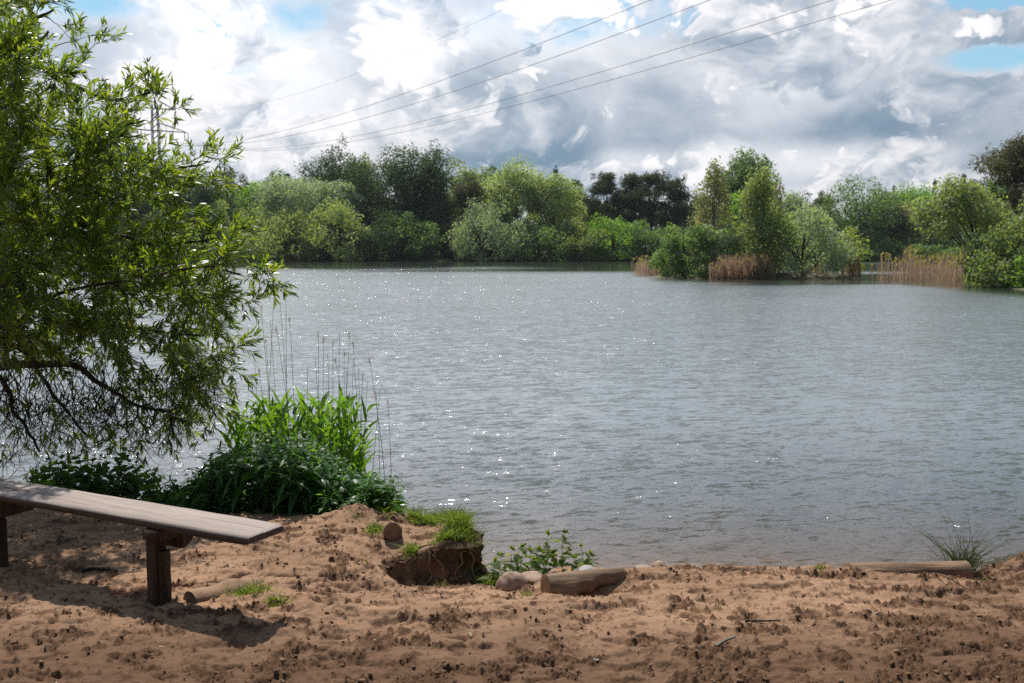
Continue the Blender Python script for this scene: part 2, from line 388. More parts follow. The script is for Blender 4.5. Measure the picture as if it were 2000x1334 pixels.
def ground_z(x, y, fine=True):
    """height of the sand and of the lake bed near the shore; also masks for dark crumbs and bare earth"""
    x = np.asarray(x, float); y = np.asarray(y, float)
    wob = fbm(x*2.1, y*2.1, 4, 5)*.10+fbm(x*9, y*9, 3, 6)*.03
    sd = poly_sd(x, y, BANK)+wob
    B = .012*fbm(x*.8, y*.8, 3, 1)*2-.055*sstep(5.0, 6.4, y)+.0*x
    B = B-.14*sstep(.9, 0, poly_sd(x, y, BANK))*sstep(5.9, 6.6, y)
    hum = np.exp(-(((x+.93)/.17)**2+((y-5.86)/.15)**2)); B = B+.085*hum
    B = B-.09*np.exp(-(((x+.62)/.22)**2+((y-5.20)/.16)**2))-.03*np.exp(-(((x+.25)/.25)**2+((y-5.42)/.10)**2))
    B = B+.05*np.exp(-(((x+.30)/.16)**2+((y-5.62)/.22)**2))-.04*np.exp(-(((x+.55)/.2)**2+((y-5.75)/.14)**2))
    G = np.interp(y, *zip(*GULLY_DROP)); F = np.interp(y-.03*np.sin(x*1.7), *zip(*LAKE_EDGE_DROP))
    wg = sstep(.36, .05, x+.12*fbm(x*3, y*3, 2, 8)-.10*sstep(5.2, 6, y))
    F = lerp(F, G, wg)
    F = F+.10*np.exp(-(((x-.42)/.42)**2+((y-5.75)/.22)**2))          # low spit where the nettles grow
    F = F-.12*np.exp(-(((x-.34)/.30)**2+((y-4.80)/.16)**2))         # scooped out in front of the log ends
    F = F-.115*np.exp(-(((x-2.42)/.30)**2+((y-4.98)/.10)**2))
    F = F+.25*np.exp(-(((x-3.05)/.52)**2+((y-5.34)/.24)**2))-.03*sstep(2.2, 2.7, x)*sstep(4.4, 4.8, y)
    F = F-.09*np.exp(-((line_d(x, y, [(2.42, 5.02), (2.62, 4.86), (3.2, 4.72)])/.07)**2))
    step = sstep(-.035, .045, sd)
    z = lerp(F, B, step)
    earth = sstep(.02, .5, step)*sstep(1., .75, step)*sstep(4.95, 5.15, y)*sstep(.02, .08, B-F)
    # buried timber under the sand, and the cracked terrace edges
    rd = line_d(x, y, RIDGE); z = z+.022*np.exp(-(rd/.05)**2)
    for P, a in ((CRACK, .055), (CRACK2, .035)):
        cd = line_d(x+.012*fbm(x*14, y*14, 2, 11), y+.02*fbm(x*11, y*11, 3, 12), P)
        z = z-a*np.exp(-(cd/.019)**2)
    # trampled sand: footprints, hollows and clods
    und = fbm(x*2.6, y*3.4, 4, 21)
    z = z+.016*und*sstep(-.95, -.6, z)
    foot = fbm(x*5.5, y*7.5, 3, 23); z = z-.024*sstep(.15, .42, foot)+.014*sstep(.1, .5, -foot)
    right = sstep(1.2, 3.2, x+.45*(4.6-y))
    patch = .55*fbm(x*2.4, y*3.2, 3, 31)+.85*fbm(x*6.5, y*9.5, 4, 33)
    thr = .15-.32*right-.16*sstep(4.4, 3.6, y)+.12*sstep(-1.2, -2.0, x)*sstep(4.6, 5.2, y)
    pm = np.clip(sstep(thr, thr+.2, patch)+.32*sstep(.05, .35, fbm(x*6, y*9, 3, 35)), 0, 1)
    lump = np.maximum(fbm(x*40, y*50, 3, 41)+.08, 0)*2.3
    lump = lump+.55*np.maximum(fbm(x*85, y*85, 2, 43), 0)
    crumb = np.clip(pm*lump*1.7, 0, 1.3)*sstep(-.46, -.40, z)*(1-step*0)
    if fine:
        z = z+.0185*crumb-.006*pm+.0065*fbm(x*18, y*24, 4, 45, .6)
        sp = np.maximum(fbm(x*38, y*42, 2, 47)-.34, 0); z = z+.045*sp
        crumb = np.maximum(crumb, sstep(.02, .2, sp))
        rag = fbm(x*10, y*10, 4, 51); z = z+.05*rag*earth
    vignette_soil = np.clip(.80*right*sstep(.0, .35, .25+fbm(x*1.5, y*2.2, 3, 61))+.18*pm+.85*sstep(4.5, 3.6, y+.3*fbm(x*1.7, y*2, 3, 63)), 0, .88)  # painted vignette towards the right and the near edge, plus soil of crumb patches
    return z, crumb, earth, vignette_soil
def gz(x, y): return float(ground_z(np.array([x]), np.array([y]), False)[0][0])
def on_ground(px, py, z0=0.):
    """the ground point met in direction (px, py) of the survey photo"""
    z = z0
    for _ in range(12):
        p = at_z(px, py, z); z = .5*z+.5*gz(p[0], p[1])
    p = at_z(px, py, z); p[2] = gz(p[0], p[1]); return p
def axis(*parts):
    out = []
    for a, b, s in parts: out.append(np.arange(a, b-1e-9, s))
    return np.unique(np.round(np.concatenate(out+[[parts[-1][1]]]), 4))
def grid_mesh(name, X, Y, Z, mat, attrs=None, smooth=True):
    nx, ny = len(X), len(Y)
    xx, yy = np.meshgrid(X, Y)
    v = np.stack((xx.ravel(), yy.ravel(), Z.ravel()), -1)
    i = (np.arange(ny-1)[:, None]*nx+np.arange(nx-1)[None]).ravel()
    return mesh(name, v, np.stack((i, i+1, i+nx+1, i+nx), -1), mat, smooth=smooth, attrs=attrs)
X = axis((-24, -8, 1), (-8, -4, .15), (-4, -2.9, .03), (-2.9, 3.1, .0085), (3.1, 4.5, .04), (4.5, 9, .3), (9, 24, 1.5))
Y = axis((-9, 2, .5), (2, 3.2, .06), (3.2, 4.6, .0085), (4.6, 5.9, .009), (5.9, 6.9, .018), (6.9, 8.5, .06), (8.5, 14, .4))
xx, yy = np.meshgrid(X, Y)
zz, cr, ea, da = ground_z(xx, yy)
tag(grid_mesh('sand_bank', X, Y, zz, sand, dict(crumb=cr.ravel(), earth=ea.ravel(), vignette_soil=da.ravel())), kind='structure')

# ------------------------------------------------------------------ the land round the lake
LAKE = [(-160, 20), (-60, 9), (-24, 9), (24, 7), (40, 16), (34, 36), (25.5, 49), (26.5, 54), (31, 60), (35.5, 68), (41, 80), (52, 100), (58, 125), (63, 147), (48, 151),
        (36, 150), (25, 155), (12, 157.5), (2, 157.2), (-8, 158), (-13, 155.5), (-20, 155.5), (-32, 157), (-46, 156), (-60, 150), (-95, 140), (-150, 120)]
ISLAND = [(9.6, 71.5), (11.5, 68.6), (15, 67.5), (20, 67), (23.6, 68.2), (25.3, 71), (23, 75), (17, 77), (12, 75.5)]
def land_z(x, y):
    x = np.asarray(x, float); y = np.asarray(y, float)
    n = fbm(x*.09, y*.09, 4, 71)*2.2
    sd = poly_sd(x, y, LAKE)+n
    si = -poly_sd(x, y, ISLAND)+fbm(x*.4, y*.4, 3, 73)*.8
    shore = np.minimum(sd, si)
    z = np.where(shore > 0, -.5-1.6*sstep(0, 8, shore), -.5+.35*sstep(0, -1.5, shore)+1.3*sstep(-1, -26, sd))
    near = sstep(60, 30, np.hypot(x, y-5))*sstep(16, 6, y)
    return lerp(z, -2.2, np.clip(near, 0, 1))
GX = axis((-9000, -2000, 1000), (-2000, -400, 160), (-400, -90, 10), (-90, 75, 1.2), (75, 300, 10), (300, 2000, 160), (2000, 9000, 1000))
GY = axis((-9000, -2000, 1000), (-2000, -300, 160), (-300, -20, 20), (-20, 40, 4), (40, 180, 1.2), (180, 400, 10), (400, 2000, 160), (2000, 9000, 1000))
xx, yy = np.meshgrid(GX, GY)
tag(grid_mesh('ground', GX, GY, land_z(xx, yy), far_soil), kind='structure')
def lz(x, y): return max(float(land_z(np.array([x]), np.array([y]))[0]), -.5)

def water_material():
    m, T, out = new_mat('lake_water')
    pos = T.node('ShaderNodeNewGeometry').outputs['Position']
    def slopes(scale, stretch, detail, rough, seed):
        v = T.vec('ADD', T.vec('MULTIPLY', pos, (scale*stretch[0], scale*stretch[1], 1)), (seed, seed*1.7, seed))
        return T.vec('SUBTRACT', T.noise(v, 1, detail, rough, .4, color=True), (.5, .5, .5))
    rot = T.node('ShaderNodeVectorRotate', rotation_type='Z_AXIS'); T.put(rot.inputs['Vector'], pos); rot.inputs['Angle'].default_value = rad(-14)
    pos = rot.outputs[0]
    gust = T.ramp(T.noise(T.vec('MULTIPLY', pos, (.05, .16, 0)), 1, 4, .55), .32, .66, .62, 1.18)
    def sc(v, k):
        n = T.node('ShaderNodeVectorMath', operation='SCALE'); T.put(n.inputs[0], v); n.inputs['Scale'].default_value = k; return n.outputs[0]
    s = T.vec('ADD', sc(slopes(1.5, (.8, 2.2), 1, .5, 3.1), .42), sc(slopes(5.5, (.75, 1.9), 2, .55, 8.3), .95))
    s = T.vec('ADD', s, sc(slopes(17, (.8, 1.7), 2, .6, 5.7), .85))
    n = T.node('ShaderNodeVectorMath', operation='SCALE'); T.put(n.inputs[0], s); T.put(n.inputs['Scale'], gust)
    g2 = T.node('ShaderNodeVectorMath', operation='SCALE'); T.put(g2.inputs[0], n.outputs[0]); T.put(g2.inputs['Scale'], T.math('MULTIPLY_ADD', T.vec('LENGTH', T.vec('MULTIPLY', n.outputs[0], (1, 1, 0))), 3.2, .72))
    x, y, _ = T.sep(g2.outputs[0])
    shelter = T.ramp(T.sep(T.node('ShaderNodeNewGeometry').outputs['Position'])[1], 6, 60, .80, 1.08, smooth=False)
    x = T.math('MULTIPLY', x, T.math('MULTIPLY', shelter, .72)); y = T.math('MULTIPLY', y, T.math('MULTIPLY', shelter, 1.04))
    nrm = T.vec('NORMALIZE', T.xyz(x, y, 1.0))
    def scaled(k):
        return T.vec('NORMALIZE', T.xyz(T.math('MULTIPLY', x, k), T.math('MULTIPLY', y, k), 1.0))
    calm = T.node('ShaderNodeAttribute', attribute_name='calm').outputs['Fac']
    soft = scaled(T.ramp(calm, 0, 1, .42, .10))
    fr = T.node('ShaderNodeFresnel'); fr.inputs[0].default_value = 1.333; T.put(fr.inputs['Normal'], nrm)
    gl = T.node('ShaderNodeBsdfGlossy'); gl.inputs['Roughness'].default_value = .11; T.put(gl.inputs['Normal'], nrm)
    gl.inputs[0].default_value = (1, 1, 1, 1)
    # wavelets too small to see: a rough reflecting sheet over murky water
    deep = T.node('ShaderNodeBsdfPrincipled'); 
    calm = T.node('ShaderNodeAttribute', attribute_name='calm').outputs['Fac']
    T.put(deep.inputs['Roughness'], T.ramp(calm, 0, 1, .30, .06)); T.put(deep.inputs['Base Color'], T.mix(calm, (.122, .148, .168), (.03, .038, .025)))  # darker body colour in the calm strips paints in the trees' dark reflection
    deep.inputs['IOR'].default_value = 1.333; T.put(deep.inputs['Normal'], soft)
    clear = T.node('ShaderNodeBsdfTransparent'); clear.inputs[0].default_value = (.80, .74, .60, 1)
    fr2 = T.node('ShaderNodeFresnel'); fr2.inputs[0].default_value = 1.333; T.put(fr2.inputs['Normal'], soft)
    sheet = T.node('ShaderNodeBsdfGlossy'); sheet.inputs['Roughness'].default_value = .2; T.put(sheet.inputs['Normal'], soft)
    cl = T.node('ShaderNodeMixShader'); T.put(cl.inputs[0], fr2.outputs[0]); T.l.new(clear.outputs[0], cl.inputs[1]); T.l.new(sheet.outputs[0], cl.inputs[2])
    a = T.node('ShaderNodeMixShader')
    T.put(a.inputs[0], T.node('ShaderNodeAttribute', attribute_name='depth').outputs['Fac'])
    T.l.new(cl.outputs[0], a.inputs[1]); T.l.new(deep.outputs[0], a.inputs[2])
    b = T.node('ShaderNodeMixShader'); T.put(b.inputs[0], T.math('MULTIPLY', fr.outputs[0], T.ramp(calm, 0, 1, .42, 0)))
    T.l.new(a.outputs[0], b.inputs[1]); T.l.new(gl.outputs[0], b.inputs[2]); T.l.new(b.outputs[0], out.inputs[0])
    return m
WX = axis((-400, -90, 31), (-90, -6, 1.5), (-6, 6, .15), (6, 70, 1.5), (70, 200, 26)); WY = axis((5.15, 8, .08), (8, 14, .3), (14, 48, 2), (48, 170, 1), (170, 210, 10))
xx, yy = np.meshgrid(WX, WY)
bed = ground_z(xx, np.minimum(yy, 14), False)[0]
dep = np.where(yy > 13, 1, sstep(0, 1.05, WATER-bed))
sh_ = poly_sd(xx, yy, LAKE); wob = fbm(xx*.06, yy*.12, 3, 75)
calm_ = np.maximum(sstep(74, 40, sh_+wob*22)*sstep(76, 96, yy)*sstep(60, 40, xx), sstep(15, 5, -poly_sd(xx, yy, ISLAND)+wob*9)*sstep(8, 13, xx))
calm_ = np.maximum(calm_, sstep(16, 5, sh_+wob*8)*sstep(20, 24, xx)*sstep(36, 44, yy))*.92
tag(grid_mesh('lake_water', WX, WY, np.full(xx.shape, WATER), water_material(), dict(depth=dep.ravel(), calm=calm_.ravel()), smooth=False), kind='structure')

def earth_face():
    """the crumbling, undercut front of the bank"""
    cv = bezier([(-.78, 4.98, 0), (-.70, 5.07, 0), (-.64, 5.17, 0), (-.56, 5.245, 0), (-.45, 5.31, 0), (-.33, 5.335, 0), (-.22, 5.40, 0), (-.165, 5.50, 0), (-.20, 5.62, 0), (-.32, 5.78, 0)], 300)
    t = unit(np.gradient(cv, axis=0)); nr = np.stack((t[:, 1], -t[:, 0], t[:, 2]*0), -1)
    s_ = np.concatenate(([0], np.cumsum(np.linalg.norm(np.diff(cv, axis=0), axis=1)))); v = np.linspace(0, 1, 90)
    ti = cv-nr*.075; to = cv+nr*.055
    zt = ground_z(ti[:, 0], ti[:, 1], False)[0]+.004; zb = ground_z(to[:, 0], to[:, 1], False)[0]-.03
    k = sstep(0, .25, s_/s_[-1])*sstep(1., .93, s_/s_[-1]); k2 = sstep(.02, .14, zt-zb)*k
    prof = np.interp(v, (0, .10, .22, .5, .8, 1), (-.055, .006, .004, -.004, .030, .095))
    S, V = np.meshgrid(s_, v, indexing='ij')
    n1 = fbm(S*4.5, V*1.2, 3, 96)*.06+fbm(S*9, V*2.2, 4, 91)*.055+fbm(S*30, V*9, 3, 92)*.022+np.maximum(fbm(S*22, V*7, 2, 93), 0)*.03
    rill = -.035*np.exp(-((S-.30-.05*V)/.045)**2)-.05*np.exp(-((S-.13)/.06)**2)*sstep(.1, .5, V)+.03*np.exp(-((S-.42)/.05)**2)*V
    out = (prof[None]+(n1+rill)*sstep(0, .1, V)*(1-.25*V))*k2[:, None]-.05*(1-k2[:, None])
    P = cv[:, None]+nr[:, None]*out[:, :, None]; P[:, :, 2] = lerp(zt[:, None], zb[:, None], V**.92)-.06*(1-k2[:, None])+.02*fbm(S*14, V*5, 3, 94)*np.sin(math.pi*V)
    i = np.arange(299)[:, None]*90; j = np.arange(89)[None]
    o = mesh('bank_face', P.reshape(-1, 3), np.stack((i+j, i+90+j, i+91+j, i+1+j), -1).reshape(-1, 4), earth, smooth=True)
    tag(o, kind='structure')
earth = rough_mat('bare_earth', (.055, .034, .021), (.12, .077, .048), 11, .95, .9, c3=(.03, .02, .013), spec=.1, dist=.014)
earth_face()
def roots():
    for k, (x, y, dx, ln) in enumerate(((-.47, 5.285, .03, .20), (-.37, 5.315, -.04, .24), (-.285, 5.35, .02, .17), (-.23, 5.385, -.02, .21), (-.545, 5.235, .02, .13))):
        z = gz(x, y+.06)+.01; t = np.linspace(0, 1, 10); g = Geo()
        P = np.column_stack((dx*np.sin(t*3+k)+.012*np.sin(t*11+k*2), -.015-.05*t+.012*np.cos(t*9+k), -ln*t)); g.tube(P, np.linspace(.0055, .0018, 10), 5)
        tag(g.build('root', log_wood, smooth=True, loc=(x, y, z)), 'thin bare root hanging down the eroded bank face', 'root', 'roots hanging from the eroded bank')
roots()
# ------------------------------------------------------------------ bench
def build_bench():
    a = math.atan2(-.4624, .8867)                     # local +x runs towards the sawn end on the right
    o = empty('bench', (-1.058, 4.188, 0), a, label='low wooden plank bench standing on the sand, its free end pointing at the water', cat='bench')
    g = Geo(); rg = np.random.default_rng(3)
    # plank: x from -2.55 to 0, y +-0.118; a slightly worn, chamfered slab
    L, hw, zt, th = 2.55, .118, .39, .037
    xs = np.concatenate((np.linspace(-L, -.04, 60), [-.012, 0])); prof = [(-hw, zt-th), (-hw, zt-.010), (-hw+.008, zt-.001), (-.03, zt), (.016, zt-.0005), (.020, zt-.0049), (.024, zt-.0005), (.04, zt), (hw-.008, zt-.001), (hw, zt-.010), (hw, zt-th)]
    V = []
    for x in xs:
        e = .006 if x > -.005 else 0.
        for y, z in prof:
            if abs(y-.020) < .001 and x < -.42: z = zt-.0008
            k = perlin(np.array([x*6]), np.array([y*3+z*20]), 81)[0]
            V.append((x+(.004*perlin(np.array([y*30]), np.array([z*40]), 3)[0] if x > -.02 else 0), y*(1-e*6)+.002*k, z-(e if z > zt-.02 else -e*.4)+.0012*k-.003*(x+L)/L*0))
    n = len(prof); i = np.arange(len(xs)-1)[:, None]*n; j = np.arange(n)[None]; k = (j+1) % n
    F = np.stack((i+j, i+n+j, i+n+k, i+k), -1).reshape(-1, 4)
    g.add(np.array(V), F)
    for b in (0, len(xs)-1):
        e = np.array(V)[b*n:(b+1)*n]; c = e.mean(0); q = np.arange(n)
        g.add(np.vstack((e, c)), np.stack(((q if b == 0 else (q+1) % n), ((q+1) % n if b == 0 else q), np.full(n, n)), -1))
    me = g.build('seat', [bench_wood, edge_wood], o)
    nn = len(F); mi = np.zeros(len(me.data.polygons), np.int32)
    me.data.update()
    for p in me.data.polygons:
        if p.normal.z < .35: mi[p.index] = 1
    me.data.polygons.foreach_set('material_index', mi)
    for lx in (-.55, -1.705):
        base = gz(-1.058+lx*.8867, 4.188-lx*.4624)-.12
        g = Geo()
        def post(x0, x1, y0, y1, z0, z1, ch=.006):
            ring = [(x0+ch, y0), (x1-ch, y0), (x1, y0+ch), (x1, y1-ch), (x1-ch, y1), (x0+ch, y1), (x0, y1-ch), (x0, y0+ch)]
            zs = np.linspace(z0, z1, 9); V = []
            for z in zs:
                for q, (x, y) in enumerate(ring):
                    V.append((x+.003*perlin(np.array([z*7+q]), np.array([lx*9.]), 5)[0], y+.003*perlin(np.array([z*7.+q*2]), np.array([lx*4+3]), 6)[0], z))
            i = np.arange(8)[:, None]*8; j = np.arange(8)[None]; k = (j+1) % 8
            g.add(np.array(V), np.stack((i+j, i+k, i+8+k, i+8+j), -1).reshape(-1, 4))
            for s, b in ((1, 64), (-1, 0)):
                g.add(np.array(V)[b:b+8], np.arange(8)[None, ::s])
        w = .052 if lx > -1 else .075
        post(lx-w-.008, lx+w-.045, -.112, -.045, base, .30)
        post(lx+w-.043, lx+w-.014, -.106, -.052, base, .245)
        g.build('leg', post_wood, o)
        g = Geo()                                     # corbel under the plank with one slanting end
        x0, x1 = lx-.055, lx+.05
        pr = [(-.128, .302), (-.128, .347), (.112, .347), (.112, .325), (.06, .262), (.02, .238), (.003, .238), (.003, .302)]
        if lx < -1: pr = [(-.128, .25), (-.128, .347), (.112, .347), (.112, .25)]
        m = len(pr); V = [(x0, y, z) for y, z in pr]+[(x1, y, z) for y, z in pr]
        q = np.arange(m); g.add(np.array(V), np.stack((q, (q+1) % m, (q+1) % m+m, q+m), -1))
        me2 = g.build('corbel', post_wood, o)
        import bmesh
        bm = bmesh.new(); bm.from_mesh(me2.data); bm.verts.ensure_lookup_table()
        bm.faces.new([bm.verts[t] for t in range(m)]); bm.faces.new([bm.verts[t] for t in range(m, 2*m)][::-1])
        bmesh.ops.recalc_face_normals(bm, faces=bm.faces); bm.to_mesh(me2.data); bm.free()
build_bench()

# ------------------------------------------------------------------ logs, stones, sticks
def log_mesh(p0, p1, r0, r1, seed, knots=(), mat=None, cut=None, name='log', label='', bend=.0, n=26, nseg=44, cat='log'):
    p0 = np.array(p0, float); p1 = np.array(p1, float); ax = unit(p1-p0); L = np.linalg.norm(p1-p0)
    ang = math.atan2(ax[1], ax[0]); root = empty(name, p0, ang, label=label, cat=cat)
    tilt = ax[2]; g = Geo(); th = np.linspace(0, 2*math.pi, n, endpoint=False)
    T_ = np.linspace(0, 1, nseg); V = np.zeros((nseg, n, 3))
    for i, t in enumerate(T_):
        r = lerp(r0, r1, t)*(1+.10*fbm(np.cos(th)*1.3+t*L*3, np.sin(th)*1.3+seed, 3, seed))
        for kt, ka, kr, kw in knots:
            da = np.angle(np.exp(1j*(th-ka))); r = r+kr*np.exp(-((t-kt)*L/kw)**2-(da*lerp(r0, r1, t)/kw)**2)
        V[i, :, 0] = t*L; V[i, :, 1] = np.cos(th)*r; V[i, :, 2] = np.sin(th)*r+tilt*t*L+bend*math.sin(math.pi*t)
    i = np.arange(nseg-1)[:, None]*n; j = np.arange(n)[None]; k = (j+1) % n
    g.add(V.reshape(-1, 3), np.stack((i+j, i+n+j, i+n+k, i+k), -1).reshape(-1, 4))
    g.build('trunk', mat or log_wood, root, smooth=True)
    for e in (0, nseg-1):
        g = Geo(); c = V[e].mean(0); rings = [V[e], lerp(V[e], c, .35), lerp(V[e], c, .7)]; s = -1 if e == 0 else 1
        rings[0] = rings[0]+(s*.001, 0, 0); rings[1] = rings[1]+(s*.005, 0, 0); rings[2] = rings[2]+(s*.003, 0, 0)
        vv = np.vstack(rings+[c[None]+(s*.003, 0, 0)]); q = np.arange(n); f = np.concatenate([np.stack((q+a, (q+1) % n+a, (q+1) % n+a+n, q+a+n), -1) for a in (0, n)])
        g.add(vv, f if e == 0 else f[:, ::-1])
        g.add(vv, np.stack((q+2*n, (q+1) % n+2*n, np.full(n, 3*n)), -1))
        g.build('cut_end', cut or cut_wood, root)
    return root
log_mesh(LOGA[0], LOGA[1], .066, .040, 5, ((.16, math.pi*1.25, .038, .045), (.22, math.pi*1.42, -.03, .03), (.30, math.pi*1.15, .03, .04), (.36, math.pi*1.4, -.022, .03), (.52, math.pi*1.2, .022, .04), (.62, math.pi*1.45, -.02, .04)), log_wood,
         label='knotty driftwood log half buried in the sand beside the nettles')
log_mesh(LOGB[0], LOGB[1], .062, .068, 9, ((.5, 4.0, .008, .05),), dark_log, name='log', label='straight sawn log along the sand edge in front of the rush tuft')
p = on_ground(768, 1054)
log_mesh(p+np.array((.0, -.02, .052)), p+np.array((-.05, .30, -.05)), .052, .056, 12, (), dark_log, cut_wood, n=22, nseg=10,
         label='short round log with its sawn end facing out of the bank')
bl0, bl1 = on_ground(372, 1176), on_ground(478, 1150)
log_mesh(bl0+np.array((0, 0, -.010)), bl1+np.array((.05, .06, -.034)), .055, .072, 15, ((.1, 1., .01, .05), (.6, .9, .02, .07), (.45, 3.6, .015, .05)), sandy_log, label='sand covered log lying beside the bench leg')

def stone(px, py, w, h, mat, label, seed, dz=0., z0=-.2, shape=(1, .8, .7), d=None):
    c = on_ground(px, py, z0) if d is None else at_d(px, py, d)
    import bmesh
    bm = bmesh.new(); bmesh.ops.create_icosphere(bm, subdivisions=4, radius=1); v = np.array([x.co[:] for x in bm.verts]); f = np.array([[x.index for x in q.verts] for q in bm.faces]); bm.free()
    n = .22*fbm(v[:, 0]*.9+v[:, 2]*.7+seed, v[:, 1]*.9-v[:, 2]*.5, 3, seed)+.05*fbm(v[:, 0]*4+v[:, 2]*3, v[:, 1]*4, 3, seed+4)
    v = v*(1+n)[:, None]*np.array(shape)
    s = w/FPX*c[1]/2; v = v*np.array((s/shape[0], s/shape[0], h/FPX*c[1]/2/shape[2]))
    a = seed*1.3; R = np.array(((math.cos(a*.2), -math.sin(a*.2), 0), (math.sin(a*.2), math.cos(a*.2), 0), (0, 0, 1)))
    return tag(mesh('stone', v@R.T, f, mat, smooth=True, loc=c+np.array((0, 0, dz))), label, 'stone')
stone(1000, 1142, 66, 52, stone_brown, 'rounded brown boulder at the end of the nettle patch beside the driftwood log', 2, .0, d=5.02)
stone(1040, 1128, 60, 18, stone_brown, 'flat brown stone between the boulder and the driftwood log', 6, .0, d=5.1)
stone(1146, 1118, 46, 28, stone_grey, 'smooth grey stone behind the driftwood log', 3, .0, d=5.45)
stone(1080, 1122, 20, 20, stone_pale, 'small pale stone among the nettle stems behind the log', 4, .0, d=5.3)
stone(1287, 1108, 34, 26, stone_brown, 'dark brown domed stone at the sand edge above the water', 7, .0, d=5.3)
stone(1258, 1112, 44, 14, stone_pale, 'flat crusted stone leaning on the dark domed stone', 8, .0, d=5.24)
stone(1355, 1110, 24, 14, stone_pale, 'small pale stone alone at the sand edge', 9, .0, d=5.24)
stone(1388, 1107, 34, 14, crumb_soil, 'lump of dark soil at the sand edge', 10, .0, d=5.22)
stone(949, 1296, 22, 10, crumb_soil, 'flat dark pebble lying on the open sand', 11, .005)
stone(1165, 1290, 14, 6, stone_grey, 'small grey pebble pressed into the foreground sand', 12, .002)
stone(1700, 1128, 9, 5, stone_pale, 'tiny pale pebble in front of the sawn log', 13, .002)

def stick(pts, r, label, mat=twig_bark, side=()):
    P3 = [on_ground(px, py)+np.array((0, 0, h)) for px, py, h in pts]
    g = Geo(); cv = bezier(P3, 14); g.tube(cv-cv[0], np.linspace(r, r*.5, 14)*(1+.2*np.sin(np.arange(14)*2.3)), 6)
    for k, dx in side:
        b = cv[k]-cv[0]; g.tube(np.array((b, b+np.array((dx, .03, .02)), b+np.array((dx*1.7, .05, .015)))), (r*.5, r*.4, r*.2), 5)
    o = g.build('stick', mat, smooth=True, loc=cv[0]); tag(o, label, 'stick')
stick(((1398, 1266, .008), (1418, 1256, .012), (1437, 1248, .01)), .008, 'short grey stick lying on the open sand', pale_bark)
stick(((160, 1118, .006), (185, 1115, .012), (230, 1119, .012)), .011, 'short dark stick on the shaded sand under the bench')
stick(((1788, 1113, .03), (1830, 1128, .02), (1880, 1150, .012), (1905, 1158, .008)), .004, 'long thin pale stick leaning on the sawn log', reed_straw)
stick(((1455, 1215, .006), (1490, 1216, .008), (1525, 1214, .006)), .006, 'thin dark stick half sunk in the sand right of the dry grass')

def crumbs():
    rg = np.random.default_rng(91); import bmesh
    bm = bmesh.new(); bmesh.ops.create_icosphere(bm, subdivisions=1, radius=1); v0 = np.array([x.co[:] for x in bm.verts]); f0 = np.array([[x.index for x in q.verts] for q in bm.faces]); bm.free()
    N = 150000
    x = rg.uniform(-3, 3.2, N); y = rg.uniform(3.3, 6.2, N)
    z, cr, ea, da = ground_z(x, y)
    keep = (rg.random(N) < .012+.30*np.clip(cr, 0, 1)) & (z > -.40)
    x, y, z = x[keep][:12000], y[keep][:12000], z[keep][:12000]; n = len(x)
    s = np.minimum(.0018/np.sqrt(rg.random(n)+.02), .0105)
    jit = 1+.45*rg.normal(size=(n, len(v0), 1)).clip(-1, 1)
    V = v0[None]*jit*s[:, None, None]*np.array((1.15, 1.15, .75))+np.stack((x, y, z+s*.25), -1)[:, None]
    F = f0[None]+(np.arange(n)*len(v0))[:, None, None]
    tag(mesh('soil_crumbs', V.reshape(-1, 3), F.reshape(-1, 3), crumb_soil), 'dark crumbs of soil strewn over the trampled sand', 'soil', kind='stuff')
crumbs()
def litter():
    rg = np.random.default_rng(97); n = 520
    x = np.concatenate((rg.uniform(-3, 3, 200), rg.normal(-2.0, .7, 320))); y = np.concatenate((rg.uniform(3.4, 5.0, 200), rg.normal(5.0, .55, 320))); P = np.column_stack((x, y, ground_z(x, y)[0]+.004))
    D = unit(rg.normal(size=(n, 3))*np.array((1, 1, .25))); S = unit(np.cross(D, unit(rg.normal(0, .35, (n, 3))+np.array((0, 0, 1.)))))
    L = rg.uniform(.012, .045, n); g = Geo(); g.strips(P, D, S, L, L*rg.uniform(.06, .16, n), np.column_stack((np.zeros(n), np.zeros(n), rg.normal(0, .2, n))), 2, np.array((.2, 1, .1)))
    tag(g.build('leaf_litter', dry_grass), 'small dry leaves and stalks scattered on the sand', 'leaf litter', kind='stuff')
litter()
